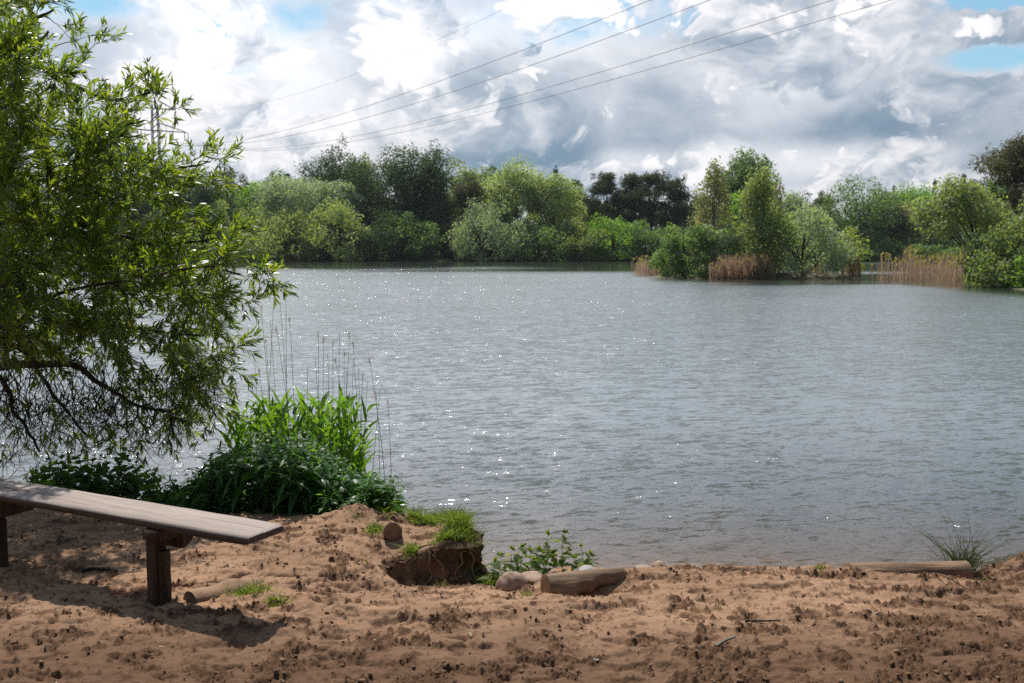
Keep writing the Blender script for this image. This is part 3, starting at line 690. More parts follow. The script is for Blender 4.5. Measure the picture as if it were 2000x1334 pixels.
# ------------------------------------------------------------------ grass on the bank
def blades(g, P, rg, L, W, lean=.5, K=3):
    n = len(P); d = unit(np.stack((rg.normal(0, lean, n), rg.normal(0, lean, n), np.ones(n)), -1))
    bend = np.stack((rg.normal(0, .5, n), rg.normal(0, .5, n), -rg.uniform(.02, .40, n)), -1)
    side = unit(np.cross(d, np.stack((rg.normal(0, .6, n), np.ones(n), np.zeros(n)), -1)))
    L = L*rg.uniform(.5, 1.25, n); g.strips(P, d, side, L, W*rg.uniform(.7, 1.3, n), bend, K, np.linspace(1, .05, K+1)**.7)
def scatter_grass():
    rg = np.random.default_rng(17); g = Geo()
    N = 90000; x = rg.uniform(-1.0, -.05, N); y = rg.uniform(5.2, 6.3, N)
    ridge = bezier([(-.60, 5.98, 0), (-.46, 5.86, 0), (-.36, 5.74, 0), (-.30, 5.60, 0), (-.24, 5.50, 0), (-.17, 5.44, 0)], 14)[:, :2]
    edge_ = [(-.42, 5.40), (-.30, 5.405), (-.20, 5.47), (-.16, 5.54)]
    dd = np.minimum(line_d(x, y, [tuple(q) for q in ridge]), line_d(x, y, edge_)*1.6)
    wid = lerp(.06, .17, sstep(-.6, -.3, x))*(.7+.8*fbm(x*9, y*9, 3, 3))
    hm = np.hypot((x+.93)/.2, (y-5.90)/.16)
    p = sstep(1, .2, dd/np.maximum(wid, .01))*.42+.035*((hm > .55) & (hm < 1.0)).astype(float)
    k = rg.random(N) < p; x, y = x[k], y[k]
    P = np.stack((x, y, ground_z(x, y)[0]-.004), -1)
    near = line_d(x, y, [tuple(q) for q in ridge]) < .2
    blades(g, P[near], rg, .095, .0026, .42); blades(g, P[~near], rg, .03, .0016, .7)
    tag(g.build('grass', grass_blade), 'short sunlit grass fringing the top of the eroded bank', 'grass', kind='stuff')
scatter_grass()
def tuft(px, py, n, L, rad_, label, mat=grass_blade, lean=.6, W=.002, z0=0., name='grass_tuft', d=None, K=3):
    c = on_ground(px, py, z0) if d is None else np.array((at_d(px, py, d)[0], d, gz(at_d(px, py, d)[0], d)))
    rg = np.random.default_rng(int(px*7+py)); g = Geo()
    q = rg.normal(0, rad_*.5, (n, 2)); P = np.stack((c[0]+q[:, 0], c[1]+q[:, 1]), -1)
    P = np.column_stack((P, ground_z(P[:, 0], P[:, 1])[0]-.003))
    blades(g, P-c, rg, L, W, lean, K)
    return tag(g.build(name, mat, loc=c), label, 'grass tuft')
tuft(733, 1037, 240, .05, .05, 'dark green grass tuft on the sand beside the small sawn log')
tuft(803, 1078, 260, .05, .045, 'bright green grass tuft on the lip of the eroded hollow')
tuft(487, 1158, 420, .055, .075, 'mossy grass tuft growing at the end of the sand covered log')
tuft(542, 1184, 150, .03, .05, 'small yellow green grass tuft on open sand near the tip of the bench shadow', W=.0024)
tuft(528, 1172, 40, .025, .03, 'few short grass blades between the mossy tuft and the yellow green tuft')
tuft(1028, 1162, 60, .03, .03, 'tiny grass sprout on the sand before the driftwood log', z0=-.1)
tuft(1603, 1112, 60, .018, .03, 'tiny yellow weed on the crest of the sand', W=.003)
tuft(1362, 1196, 14, .085, .03, 'sparse dry grass stalks standing on the open sand', dry_grass, .35, .0011)
tuft(1405, 1190, 8, .07, .014, 'few upright dry stalks right of the sparse dry grass', dry_grass, .2, .0012)
tuft(715, 1106, 10, .04, .02, 'faint dry grass wisps on the sand above the cracked edge', dry_grass, .5, .001)
tuft(858, 1150, 40, .06, .05, 'dry pale grass wisps at the foot of the eroded bank', dry_grass, .5, .0012, z0=-.2)
tuft(1880, 1112, 150, .30, .07, 'dark rush tuft behind the end of the sawn log', rush_blade, .26, .0026, d=5.25, name='rush_tuft', K=5)
tuft(1902, 1146, 60, .05, .03, 'bright green weed tuft in the hollow at the sawn log end', W=.006, d=5.10)
tuft(770, 1005, 60, .12, .03, 'long green grass tuft at the foot of the herb clump by the water', herb_leaf, .5, .005, d=6.1)
tuft(955, 1075, 50, .07, .03, 'thin grass overhanging the right edge of the bank', W=.0016, d=5.5)

# ------------------------------------------------------------------ plants with stems and leaves
def leafy_stem(gs, gl, rg, base, top, r, n, leaf, wid, droop=.5, t0=.15, pairs=True, prof=None, arch=None, up=.35):
    """one stem with opposite or spiral leaves; leaf length largest below the tip"""
    base = np.array(base, float); top = np.array(top, float)
    mid = (base+top)/2+(arch if arch is not None else rg.normal(0, .02, 3))
    t = np.linspace(0, 1, 7)[:, None]; P = (1-t)**2*base+2*t*(1-t)*mid+t**2*top
    gs.tube(P, np.linspace(r, r*.35, 7), 5, cap=False)
    tt = np.linspace(t0, 1, n); pts = (1-tt[:, None])**2*base+2*(tt*(1-tt))[:, None]*mid+(tt**2)[:, None]*top
    ax = unit(2*(1-tt[:, None])*(mid-base)+2*tt[:, None]*(top-mid))
    B = []; D = []; S = []; L = []
    ph = rg.uniform(0, 6.28)
    for k in range(n):
        a = perp(ax[k:k+1], np.random.default_rng(5))[0]; b = np.cross(ax[k], a)
        for m in range(2 if pairs else 1):
            th = ph+(k % 2)*math.pi/2+m*math.pi+rg.normal(0, .25) if pairs else ph+k*2.4+rg.normal(0, .2)
            o = a*math.cos(th)+b*math.sin(th)
            dd = unit(o+ax[k]*(up+.5*tt[k])); B.append(pts[k]); D.append(dd); S.append(unit(np.cross(dd, ax[k]+rg.normal(0, .25, 3))))
            L.append(leaf*(.55+.75*math.sin(math.pi*min(1, .18+tt[k]*.72)))*rg.uniform(.8, 1.15)*(1 if tt[k] < .9 else .75))
    B, D, S, L = map(np.array, (B, D, S, L)); n2 = len(B)
    bend = np.stack((D[:, 0]*.1, D[:, 1]*.1, -droop*rg.uniform(.5, 1.4, n2)), -1)
    gl.strips(B, D, S, L, L*wid*rg.uniform(.85, 1.15, n2), bend, 4, prof if prof is not None else np.array((.12, .8, 1., .6, .02)))
def plant_clump(name, label, cat, loc, fill, mats):
    o = empty(name, loc, label=label, cat=cat); gs, gl = Geo(), Geo()
    fill(gs, gl, np.array(loc, float))
    gs.build('stem', mats[0], o); gl.build('foliage', mats[1], o); return o
def herb_fill(gs, gl, c):
    rg = np.random.default_rng(23)
    prof = [(372, 962), (400, 925), (430, 890), (470, 862), (520, 848), (570, 848), (610, 862), (650, 888), (690, 914), (725, 936), (748, 958)]
    for i in range(330):
        px = rg.uniform(375, 750); d = rg.uniform(6.15, 7.15)
        topy = np.interp(px, *zip(*prof))+rg.uniform(-8, 45)*(1 if d > 6.35 else 1.6)
        T_ = at_d(px, topy, d); bx = T_[0]+rg.normal(0, .05); base = np.array((bx, d+rg.normal(0, .04), 0)); base[2] = gz(base[0], base[1])-.01
        h = T_[2]-base[2]
        if h < .1: continue
        T_ = T_+np.array((rg.normal(0, .05), -rg.uniform(0, .10), 0))
        leafy_stem(gs, gl, rg, base-c, T_-c, .0035, max(5, int(h/.05)), .145, .125, .85, .10)
    for i in range(34):                                # smaller plants trailing off to the right
        px = rg.uniform(715, 778); d = rg.uniform(5.95, 6.35); T_ = at_d(px, rg.uniform(928, 975), d)
        base = np.array((T_[0]+rg.normal(0, .03), d, gz(T_[0], d))); leafy_stem(gs, gl, rg, base-c, T_-c, .003, 6, .10, .15, .5, .15)
    for i in range(70):                                # low growth along the foot
        px = rg.uniform(385, 700); d = rg.uniform(6.02, 6.2); b = at_d(px, 985, d); b[2] = gz(b[0], b[1]); T_ = b+np.array((rg.normal(0, .03), -.02, rg.uniform(.05, .16)))
        leafy_stem(gs, gl, rg, b-c, T_-c, .002, 5, .06, .16, .4, .1)
plant_clump('herb_clump', 'mound of tall leafy green herbs at the water edge behind the bench', 'plant clump', (-1.45, 6.5, gz(-1.45, 6.5)), herb_fill, (herb_stem, herb_leaf))
def reed_fill(gs, gl, c):
    rg = np.random.default_rng(29)
    for i in range(120):
        px = rg.uniform(455, 715); d = rg.uniform(6.9, 7.7)
        ty = np.interp(px, (450, 480, 530, 600, 660, 690, 715), (800, 760, 765, 752, 768, 752, 790))+rg.uniform(0, 110)*rg.random()
        T_ = at_d(px, ty, d); b = np.array((T_[0]+rg.normal(0, .06), d, max(gz(T_[0], d), WATER-.05)))
        T_[0] += rg.normal(0, .05)
        n = 9; t = np.linspace(0, 1, 6)[:, None]; P = b+(T_-b)*t*np.array((1, 1, .9))
        gs.tube(P-c, np.linspace(.004, .0015, 6), 5, cap=False)
        tt = np.linspace(.35, .98, n); B = b+(T_-b)*tt[:, None]*np.array((1, 1, .9))-c
        th = rg.uniform(0, 6.28)+np.arange(n)*math.pi+rg.normal(0, .5, n)
        D = unit(np.stack((np.cos(th)*.45, np.sin(th)*.45, np.ones(n)*rg.uniform(.7, 1.6, n)), -1)); S = unit(np.cross(D, np.stack((rg.normal(0, .4, n), np.ones(n), rg.normal(0, .2, n)), -1)))
        L = rg.uniform(.16, .34, n)*(1.1-.3*tt)
        gl.strips(B, D, S, L, rg.uniform(.008, .014, n), np.stack((D[:, 0]*.5, D[:, 1]*.5, -rg.uniform(.1, .9, n)), -1), 5, np.array((.5, .95, 1, .8, .5, .03)))
plant_clump('reed_clump', 'clump of green broad leaved reeds standing in water behind the herb mound', 'reeds', (-1.5, 7.3, WATER), reed_fill, (herb_stem, reed_leaf))
def dry_stalks():
    rg = np.random.default_rng(31)
    S = [(510, 600), (528, 625), (535, 572), (540, 640), (547, 590), (558, 563), (566, 620), (496, 690), (505, 720), (519, 660), (615, 690), (622, 650), (632, 660), (640, 690), (650, 665), (655, 700),
         (663, 648), (672, 685), (683, 650), (690, 700), (700, 720), (708, 730), (718, 745), (722, 700), (735, 770), (742, 760), (758, 780), (690, 668), (676, 720), (600, 720)]
    for i, (px, py) in enumerate(S):
        d = rg.uniform(6.9, 7.8); T_ = at_d(px, py, d); bx = T_[0]+rg.normal(.06, .07)+(-.08 if px > 700 else 0)
        b = np.array((bx, d, max(gz(bx, d), WATER-.03))); g = Geo()
        cv = bezier((b, (b+T_)/2+np.array((rg.normal(0, .02), 0, 0)), T_), 12)-b
        g.tube(cv, np.linspace(.0028, .0012, 12), 5, cap=False)
        o = tag(g.build('dry_reed_stalk', stalk_straw, loc=b), 'thin dry brown reed stalk rising above the green reeds', 'reed stalk', 'dry stalks above the green reeds')
        if i % 3 != 1:
            g = Geo(); n = 16; P = cv[-1]-np.array((0, 0, 1.))*rg.uniform(0, .05, n)[:, None]
            D = unit(rg.normal(0, .35, (n, 3))+np.array((rg.choice((-.3, .3)), 0, .6))); g.strips(P, D, perp(D, rg), rg.uniform(.015, .035, n), np.full(n, .0016), None, 2, np.array((.4, 1, .1)))
            g.build('seed_head', reed_straw, o)
dry_stalks()
def bramble_fill(gs, gl, c):
    rg = np.random.default_rng(37); heart = np.array((.25, 1., .95, .55, .02))
    prof = [(55, 930), (90, 885), (130, 878), (190, 885), (240, 872), (290, 905), (340, 935), (360, 960)]
    for i in range(170):
        px = rg.uniform(60, 368); d = rg.uniform(6.3, 7.0); T_ = at_d(px, np.interp(px, *zip(*prof))+rg.uniform(0, 75), d)
        b = np.array((T_[0]+rg.normal(0, .1), d+rg.normal(0, .05), 0)); b[2] = gz(b[0], b[1])
        leafy_stem(gs, gl, rg, b-c, T_-c, .003, 8, .06, .34, .3, .15, False, heart)
plant_clump('bramble_bush', 'low dark bramble bush with rounded leaves behind the bench plank', 'bush', (-2.6, 6.6, gz(-2.6, 6.6)), bramble_fill, (twig_bark, bramble_leaf))
def nettles():
    rg = np.random.default_rng(41); heart = np.array((.30, 1., .8, .45, .02))
    S = [(968, 1092, 5.25, 1150, 'low nettle drooping at the foot of the eroded bank'), (978, 1084, 5.4, 1145, 'leafy dark nettle between the eroded bank and the brown boulder'),
         (985, 1110, 5.2, 1152, 'short nettle against the left side of the brown boulder'), (1000, 1072, 5.6, 1122, None), (1022, 1066, 5.6, 1122, None), (1036, 1075, 5.5, 1122, None),
         (1052, 1072, 5.6, 1122, None), (1012, 1085, 5.45, 1125, None), (1044, 1092, 5.4, 1125, None), (1070, 1042, 5.6, 1118, 'tall slim nettle left of the tallest dark nettle'), (1062, 1080, 5.4, 1122, None),
         (1102, 1040, 5.5, 1118, 'tallest dark leafy nettle standing behind the log'), (1112, 1075, 5.6, 1118, None), (1082, 1078, 5.55, 1120, None), (1136, 1066, 5.6, 1115, 'slim nettle rising directly over the smooth grey stone'), (1154, 1082, 5.65, 1113, 'rightmost leaning nettle beside the smooth grey stone'), (1124, 1090, 5.5, 1116, None)]
    for px, py, d, by, lab in S:
        T_ = at_d(px, py, d); b = np.array((T_[0]+rg.normal(0, .025), d, 0)); b[2] = gz(b[0], b[1])-.005
        o = empty('nettle', b, label=lab or 'small yellowish nettle in the row behind boulder and driftwood log', cat='nettle', group='nettles at the water edge'); gs, gl = Geo(), Geo()
        h = T_[2]-b[2]; n = max(4, int(h/.032))
        leafy_stem(gs, gl, rg, (0, 0, 0), T_-b, .0026, n, .062, .30, .55, .12, True, heart, up=.1)
        tip = T_-b; m = 8; D = unit(rg.normal(0, .6, (m, 3))+np.array((0, 0, .5))); gl.strips(np.repeat(tip[None], m, 0), D, perp(D, rg), np.full(m, .028), np.full(m, .006), None, 4, heart)
        gs.build('stem', herb_stem, o); gl.build('foliage', nettle_leaf, o)
nettles()

# ------------------------------------------------------------------ the willow over the bench
def willow():
    rg = np.random.default_rng(53)
    base = np.array((-5.0, 7.7, -.15))
    o = empty('willow_tree', base, label='large bright backlit willow overhanging the water behind the bench', cat='tree')
    K = lambda *a: np.array([at_d(*p) for p in a])
    fork = base+np.array((.05, -.05, .9))
    limbs = [(K((-150, 715, 7.4), (0, 717, 7.1), (75, 711, 7.0), (150, 716, 6.95), (190, 747, 6.9), (260, 786, 6.9), (330, 806, 6.9)), .042),
             (K((-130, 600, 7.5), (0, 575, 7.4), (120, 605, 7.2), (240, 640, 7.1), (390, 655, 7.0)), .018),
             (K((-120, 480, 7.6), (40, 430, 7.5), (180, 450, 7.4), (320, 478, 7.3), (430, 466, 7.25)), .022),
             (K((-120, 350, 7.7), (40, 255, 7.8), (180, 285, 7.6), (300, 330, 7.5), (390, 320, 7.4)), .034),
             (K((-110, 250, 7.8), (15, 120, 7.7), (110, 150, 7.6), (220, 195, 7.5), (290, 178, 7.5)), .03),
             (K((-100, 150, 7.7), (-20, 20, 7.6), (40, 45, 7.5), (100, 18, 7.4)), .03),
             (K((-140, 650, 7.3), (-10, 660, 7.1), (50, 690, 7.0), (85, 740, 6.95), (120, 790, 6.95), (165, 850, 6.9)), .026),
             (K((-150, 660, 7.2), (-5, 730, 7.0), (25, 800, 6.95), (60, 850, 6.95), (78, 885, 6.95)), .022),
             (K((-120, 640, 7.9), (0, 610, 8.3), (150, 530, 8.4), (300, 562, 8.4), (410, 590, 8.3)), .02),
             (K((-120, 560, 7.0), (0, 640, 6.6), (120, 570, 6.4), (260, 545, 6.4), (400, 522, 6.5), (470, 536, 6.6)), .016),
             (K((-120, 400, 8.0), (30, 340, 8.5), (150, 380, 8.4), (250, 430, 8.3)), .03),
             (K((-110, 300, 7.2), (10, 200, 6.9), (60, 110, 6.9), (90, 60, 7.0)), .028)]
    g = Geo(); nodes = []; dirs = []; acc = []
    for P, r in limbs:
        P = np.vstack((fork, P)); cv = bezier(P, 40)
        cv += np.stack([.015*perlin(np.linspace(0, 9, 40), np.full(40, k*3.3+r*100), 5) for k in range(3)], -1)
        g.tube(cv, np.linspace(r, min(.008, r*.4), 40), 7); nodes.append(cv[4:]); dirs.append(unit(np.gradient(cv, axis=0))[4:]); acc.append(np.linspace(.15, 1, 36)*np.linalg.norm(P[-1]-fork))
    tr = bezier((base, base+np.array((.03, .02, .4)), fork, fork+np.array((-.05, .1, .7))), 12); g.tube(tr, np.linspace(.17, .09, 12), 12)
    nodes = np.concatenate(nodes); dirs = np.concatenate(dirs); acc = np.concatenate(acc)
    poly = [(-90, -80), (75, -60), (95, 0), (60, 45), (85, 105), (160, 145), (182, 190), (268, 165), (300, 190), (282, 230), (292, 292), (330, 322), (398, 330), (418, 362), (330, 392), (340, 425),
            (455, 452), (450, 500), (425, 560), (430, 600), (460, 668), (440, 720), (448, 795), (405, 845), (330, 872), (150, 860), (0, 800), (-90, 760)]
    cand = np.column_stack((rg.uniform(-90, 470, 9000), rg.uniform(-80, 875, 9000)))
    cand = cand[poly_sd(cand[:, 0], cand[:, 1], poly) > 4]
    gap = fbm(cand[:, 0]/75, cand[:, 1]/60, 3, 77)                       # thin places where the sky shows
    cand = cand[(gap > -.14) | (rg.random(len(cand)) < .18)]
    hole = (np.hypot((cand[:, 0]-265)/60, (cand[:, 1]-412)/26) < 1)
    cand = cand[~hole]
    w = np.where((cand[:, 1] > 715), .55, 1.)*np.where((cand[:, 0] > 95) & (cand[:, 1] < 300), .62, 1.)*np.where((cand[:, 1] > 715) & (cand[:, 0] < 230), .5, 1)
    cand = cand[rg.random(len(cand)) < w][:760]
    T3 = np.array([at_d(px, py, d) for (px, py), d in zip(cand, rg.uniform(6.15, 8.5, len(cand)))])
    spray = np.array([(170, 72), (196, 76), (137, 74), (352, 210), (330, 216), (440, 312), (425, 306), (510, 527), (497, 532), (535, 556), (478, 592), (500, 585), (470, 670), (468, 728), (468, 447), (455, 462), (310, 182), (90, 4), (110, 6),
                      (60, 2), (396, 302), (372, 306), (421, 360), (408, 352), (160, 122), (330, 390), (345, 402), (378, 424), (360, 420), (440, 500), (458, 690), (447, 800), (287, 165), (262, 170)], float)
    T3 = np.vstack((T3, [at_d(px, py, rg.uniform(6.8, 7.6)) for px, py in spray])); px_all = np.vstack((cand, spray)); nsp = len(spray)
    order = np.argsort(np.linalg.norm(T3-fork, axis=1))
    gt = Geo(); LB = []; LD = []; LL = []
    sprigs = []
    for q in order:
        T_ = T3[q]; dv = T_-nodes; dist = np.linalg.norm(dv, axis=1)
        al = (dirs*dv).sum(1)/np.maximum(dist, 1e-6)
        cost = dist*(1.25-.35*al)+.06*acc; k = int(np.argmin(np.where(dist < .05, 9, cost)))
        b = nodes[k]; L = dist[k]
        if L > 2.2: continue
        m = b+dirs[k]*L*.38+(T_-b)*.22+rg.normal(0, .04*L, 3)+np.array((0, 0, .05*L))
        t = np.linspace(0, 1, 9)[:, None]; P = (1-t)**2*b+2*t*(1-t)*m+t*t*T_
        P[1:-1] += rg.normal(0, .006, (7, 3))
        gt.tube(P, np.linspace(min(.0075, .0035+.004*L), .0012, 9), 4, cap=False)
        dd = unit(np.gradient(P, axis=0)); nodes = np.vstack((nodes, P[2:])); dirs = np.vstack((dirs, dd[2:])); acc = np.concatenate((acc, acc[k]+np.linspace(.25, 1, 7)*L))
        px, py = px_all[q]; isp = q >= len(cand)
        dens = 1.0 if py < 560 else np.interp(py, (560, 680, 760, 850), (1, .66, .42, .26))
        if py > 705 and px < 250: dens *= np.interp(px, (0, 120, 250), (.10, .14, .55))
        ns = rg.poisson((7.5 if not isp else 5)*dens)
        if isp: ns = max(ns, 4)
        for s in range(ns):
            tt = rg.uniform(.35, 1) if not isp else rg.uniform(.62, 1); i = min(7, int(tt*8)); p = P[i]+(P[i+1]-P[i])*(tt*8-i)
            upv = np.interp(py, (300, 750), (.55, -.2))
            sprigs.append((p, unit(dd[i]*.8+rg.normal(0, .55, 3)+np.array((.15, 0, upv))), rg.uniform(.08, .22)))
        sprigs.append((T_, unit(dd[-1]+rg.normal(0, .2, 3)), rg.uniform(.08, .16)))
    # hanging bare twigs low on the left
    for i in range(330):
        px = rg.uniform(-40, 420); py = rg.uniform(690, 800); d = rg.uniform(6.6, 7.8); b = at_d(px, py, d); ln = rg.uniform(.25, .75)*np.interp(px, (0, 330), (1.1, .7))
        a = rg.normal(0, .35); P = np.array([b+np.array((a*t*ln+.03*math.sin(t*5+i), .1*t*rg.normal(), -ln*t*(1-.12*t))) for t in np.linspace(0, 1, 9)])+rg.normal(0, .007, (9, 3))
        gt.tube(P, np.linspace(.004*rg.uniform(.4, 1.3), .0009, 9), 4, cap=False)
        for k in range(rg.integers(1, 4)):
            j = rg.integers(2, 8); D = unit(np.array((rg.normal(0, .8), rg.normal(0, .5), -.6))); Q = P[j]+D*np.linspace(0, rg.uniform(.08, .3), 5)[:, None]+rg.normal(0, .006, (5, 3)); gt.tube(Q, np.linspace(.002, .0008, 5), 3, cap=False)
            if rg.random() < .22: sprigs.append((Q[-1], D, rg.uniform(.05, .1)))
    for p, d, L in sprigs:
        e = perp(d[None], rg)[0]; tip = p+d*L; gt.tube(np.array((p, p+d*L*.5+e*L*.06, tip)), (.0014, .0011, .0007), 3, cap=False)
        n = max(6, int(L/.0105)); t = rg.uniform(.1, 1, n); f = np.cross(d, e); th = rg.uniform(0, 6.28, n)
        o_ = np.cos(th)[:, None]*e+np.sin(th)[:, None]*f; k = rg.uniform(.35, 1.0, n)[:, None]
        LB.append(p+d*(L*t)[:, None]); LD.append(unit(d+o_*k+np.array((0, 0, -.05)))); LL.append(rg.uniform(.045, .085, n))
    LB = np.concatenate(LB); LD = np.concatenate(LD); LL = np.concatenate(LL); n = len(LB)
    S = unit(np.cross(LD, unit(rg.normal(0, .55, (n, 3))+np.array((0, 0, 1.)))))
    gl = Geo(); gl.strips(LB-base, LD, S, LL, LL*rg.uniform(.075, .105, n), np.stack((rg.normal(0, .1, n), rg.normal(0, .1, n), -rg.uniform(-.05, .25, n)), -1), 3, np.array((.18, 1, .85, .03)))
    print('willow leaves', n, 'sprigs', len(sprigs))
    for G_ in (g, gt): G_.v = [v-base for v in G_.v]
    g.build('trunk', bark, o, smooth=True); gt.build('twigs', twig_bark, o); gl.build('crown', willow_leaf, o)
willow()
# ------------------------------------------------------------------ trees and shrubs on the far shore
def crown_leaves(kind, W, H, rg, s):
    """leaf clusters of one crown: centres, directions, sides, sizes (base at the origin)"""
    Cl = []; R = W/2
    if kind == 'round':
        m = int(34+W*2.2)
        for _ in range(m):
            u = rvec(rg, 1)[0]; q = rg.uniform(.45, 1)**.6; u[2] = abs(u[2])*1.0-.35*rg.random()
            c = np.array((u[0]*R*.82*q, u[1]*R*.82*q, H*.56+u[2]*H*.40*q)); Cl.append((c, R*rg.uniform(.20, .38), .8))
    elif kind == 'tall':
        k = max(3, int(W/2.2))
        for i in range(k):
            cx = rg.uniform(-.62, .62)*R; cy = rg.uniform(-.6, .6)*R; tp = H*rg.uniform(.80, 1.0)*(1-.10*abs(cx/R)) if i else H; w = R*rg.uniform(.46, .66)
            for _ in range(26):
                t = rg.uniform(.08, 1)**.8; ww = w*(1.05-.62*t**3); a = rg.uniform(0, 6.28); rr = ww*rg.uniform(.3, 1)
                Cl.append((np.array((cx+math.cos(a)*rr, cy+math.sin(a)*rr, tp*(t*.93)+.2)), R*rg.uniform(.20, .34)*(1.15-.45*t), 1.1))
    elif kind == 'dome':
        m = int(50+W*3)
        for _ in range(m):
            u = rvec(rg, 1)[0]; q = rg.uniform(.5, 1)**.5; u[2] = abs(u[2])
            rr = .90*(1-.25*(u[2] < .25)*rg.random()); lump = 1+.16*math.sin(u[0]*4+W)+.12*math.sin(u[1]*5+H)
            Cl.append((np.array((u[0]*R*rr*q, u[1]*R*rr*q, .04*H+u[2]*H*.86*q*lump)), R*rg.uniform(.13, .25), .9))
    elif kind == 'pine':
        m = int(20+W*1.6)
        for _ in range(m):
            t = rg.uniform(.38, 1); a = rg.uniform(0, 6.28); rr = R*(1.02-.75*max(0, t-.55)/.45)*rg.uniform(.25, 1)
            Cl.append((np.array((math.cos(a)*rr, math.sin(a)*rr, H*t*.97)), R*rg.uniform(.24, .40), .55))
        for _ in range(7):
            a = rg.uniform(0, 6.28); rr = R*.6*rg.random(); Cl.append((np.array((math.cos(a)*rr, math.sin(a)*rr, H*rg.uniform(.9, 1))), R*.13, 1.5))
    elif kind == 'conifer':
        for i in range(40):
            t = (i+rg.random())/40; a = i*2.4+rg.normal(0, .3); rr = R*(1-t)**.85*rg.uniform(.35, .95)
            Cl.append((np.array((math.cos(a)*rr, math.sin(a)*rr, H*(.10+.88*t)-.15*rr)), max(.12*R, R*.30*(1.1-t)), .55))
        Cl.append((np.array((0, 0, H*.98)), R*.09, 2.5))
    elif kind in ('birch', 'sparse'):
        for _ in range(46 if kind == 'birch' else 30):
            t = rg.uniform(.14, 1); a = rg.uniform(0, 6.28); rr = R*min(1, 1.5*(1.03-t))**.7*rg.uniform(.15, .9)
            Cl.append((np.array((math.cos(a)*rr, math.sin(a)*rr, H*t*.95)), R*rg.uniform(.20, .36), 1.6))
    dens = {'round': 1., 'tall': .95, 'dome': 1.05, 'pine': 1.7, 'conifer': 1.3, 'birch': .85, 'sparse': .42}[kind]
    P = []; N = []
    tot = sum(r*r for _, r, _ in Cl); budget = min(42000, dens*8.5*W*H*.75/(s*s*.6))
    for c, r, fz in Cl:
        n = int(budget*r*r/tot)+4; u = rvec(rg, n); q = rg.uniform(.25, 1.08, n)**.55
        nz = 1+.35*fbm(u[:, 0]*2.2+c[0], u[:, 1]*2.2+u[:, 2]*1.7+c[2], 2, 7)
        p = c+u*(q*nz*r)[:, None]*np.array((1, 1, fz)); P.append(p); N.append(unit(u+rg.normal(0, .75, (n, 3))+np.array((0, 0, .35))))
    P = np.concatenate(P); N = np.concatenate(N); k = P[:, 2] > .02*H; P, N = P[k], N[k]; n = len(P)
    D = unit(np.cross(N, rvec(rg, n)))
    if kind in ('birch', 'dome'): D = unit(D+np.array((0, 0, -.8)))
    S = unit(np.cross(N, D)); L = s*rg.uniform(.6, 1.35, n)
    if kind == 'pine' or kind == 'conifer': wd = L*.32
    else: wd = L*rg.uniform(.45, .7, n)
    return P, D, S, L, wd, Cl
def make_tree(name, kind, W, H, loc, leaf, label, cat, s, seed, lean=None, tb=None, group=None):
    rg = np.random.default_rng(seed); o = empty(name, loc, label=label, cat=cat, group=group)
    P, D, S, L, wd, Cl = crown_leaves(kind, W, H, rg, s); off = np.zeros(3)
    if lean is not None:
        f = lambda p: p+np.asarray(lean)[None]*np.clip(p[:, 2:3]/H, 0, 1)**.8
        P = f(P); Cl = [(f(c[None])[0], r, z) for c, r, z in Cl]
    g = Geo(); g.diamonds(P, D, S, L, wd); cr = g.build('crown', LEAF[leaf], o)
    g = Geo(); top = np.array((0, 0, H*.72)); top = top+(np.asarray(lean)*.72 if lean is not None else 0)
    r0 = .012*H+.012*W
    cv = bezier(((0, 0, -.3), tuple(top*.4+rg.normal(0, .02*H, 3)*np.array((1, 1, 0))), tuple(top)), 10); g.tube(cv, np.linspace(r0, r0*.18, 10), 7)
    ids = rg.permutation(len(Cl))[:16 if kind in ('birch', 'sparse', 'pine') else 9]
    for k in ids:
        c = Cl[k][0]; t = min(.8, max(.12, c[2]/H*.75)); b = cv[int(t*9)]
        g.tube(bezier((b, (b+c)/2+np.array((0, 0, -.03*H)), c), 6), np.linspace(r0*.38, r0*.08, 6), 5, cap=False)
    if kind == 'dome':
        for _ in range(7):
            a = rg.uniform(0, 6.28); e = np.array((math.cos(a)*W*.3, math.sin(a)*W*.3, H*rg.uniform(.4, .75))); g.tube(bezier(((0, 0, -.3), e*.5, e), 6), np.linspace(r0*.5, r0*.12, 6), 5, cap=False)
    g.build('trunk', tb or (pale_bark if kind in ('birch', 'sparse') else bark), o)
    return o
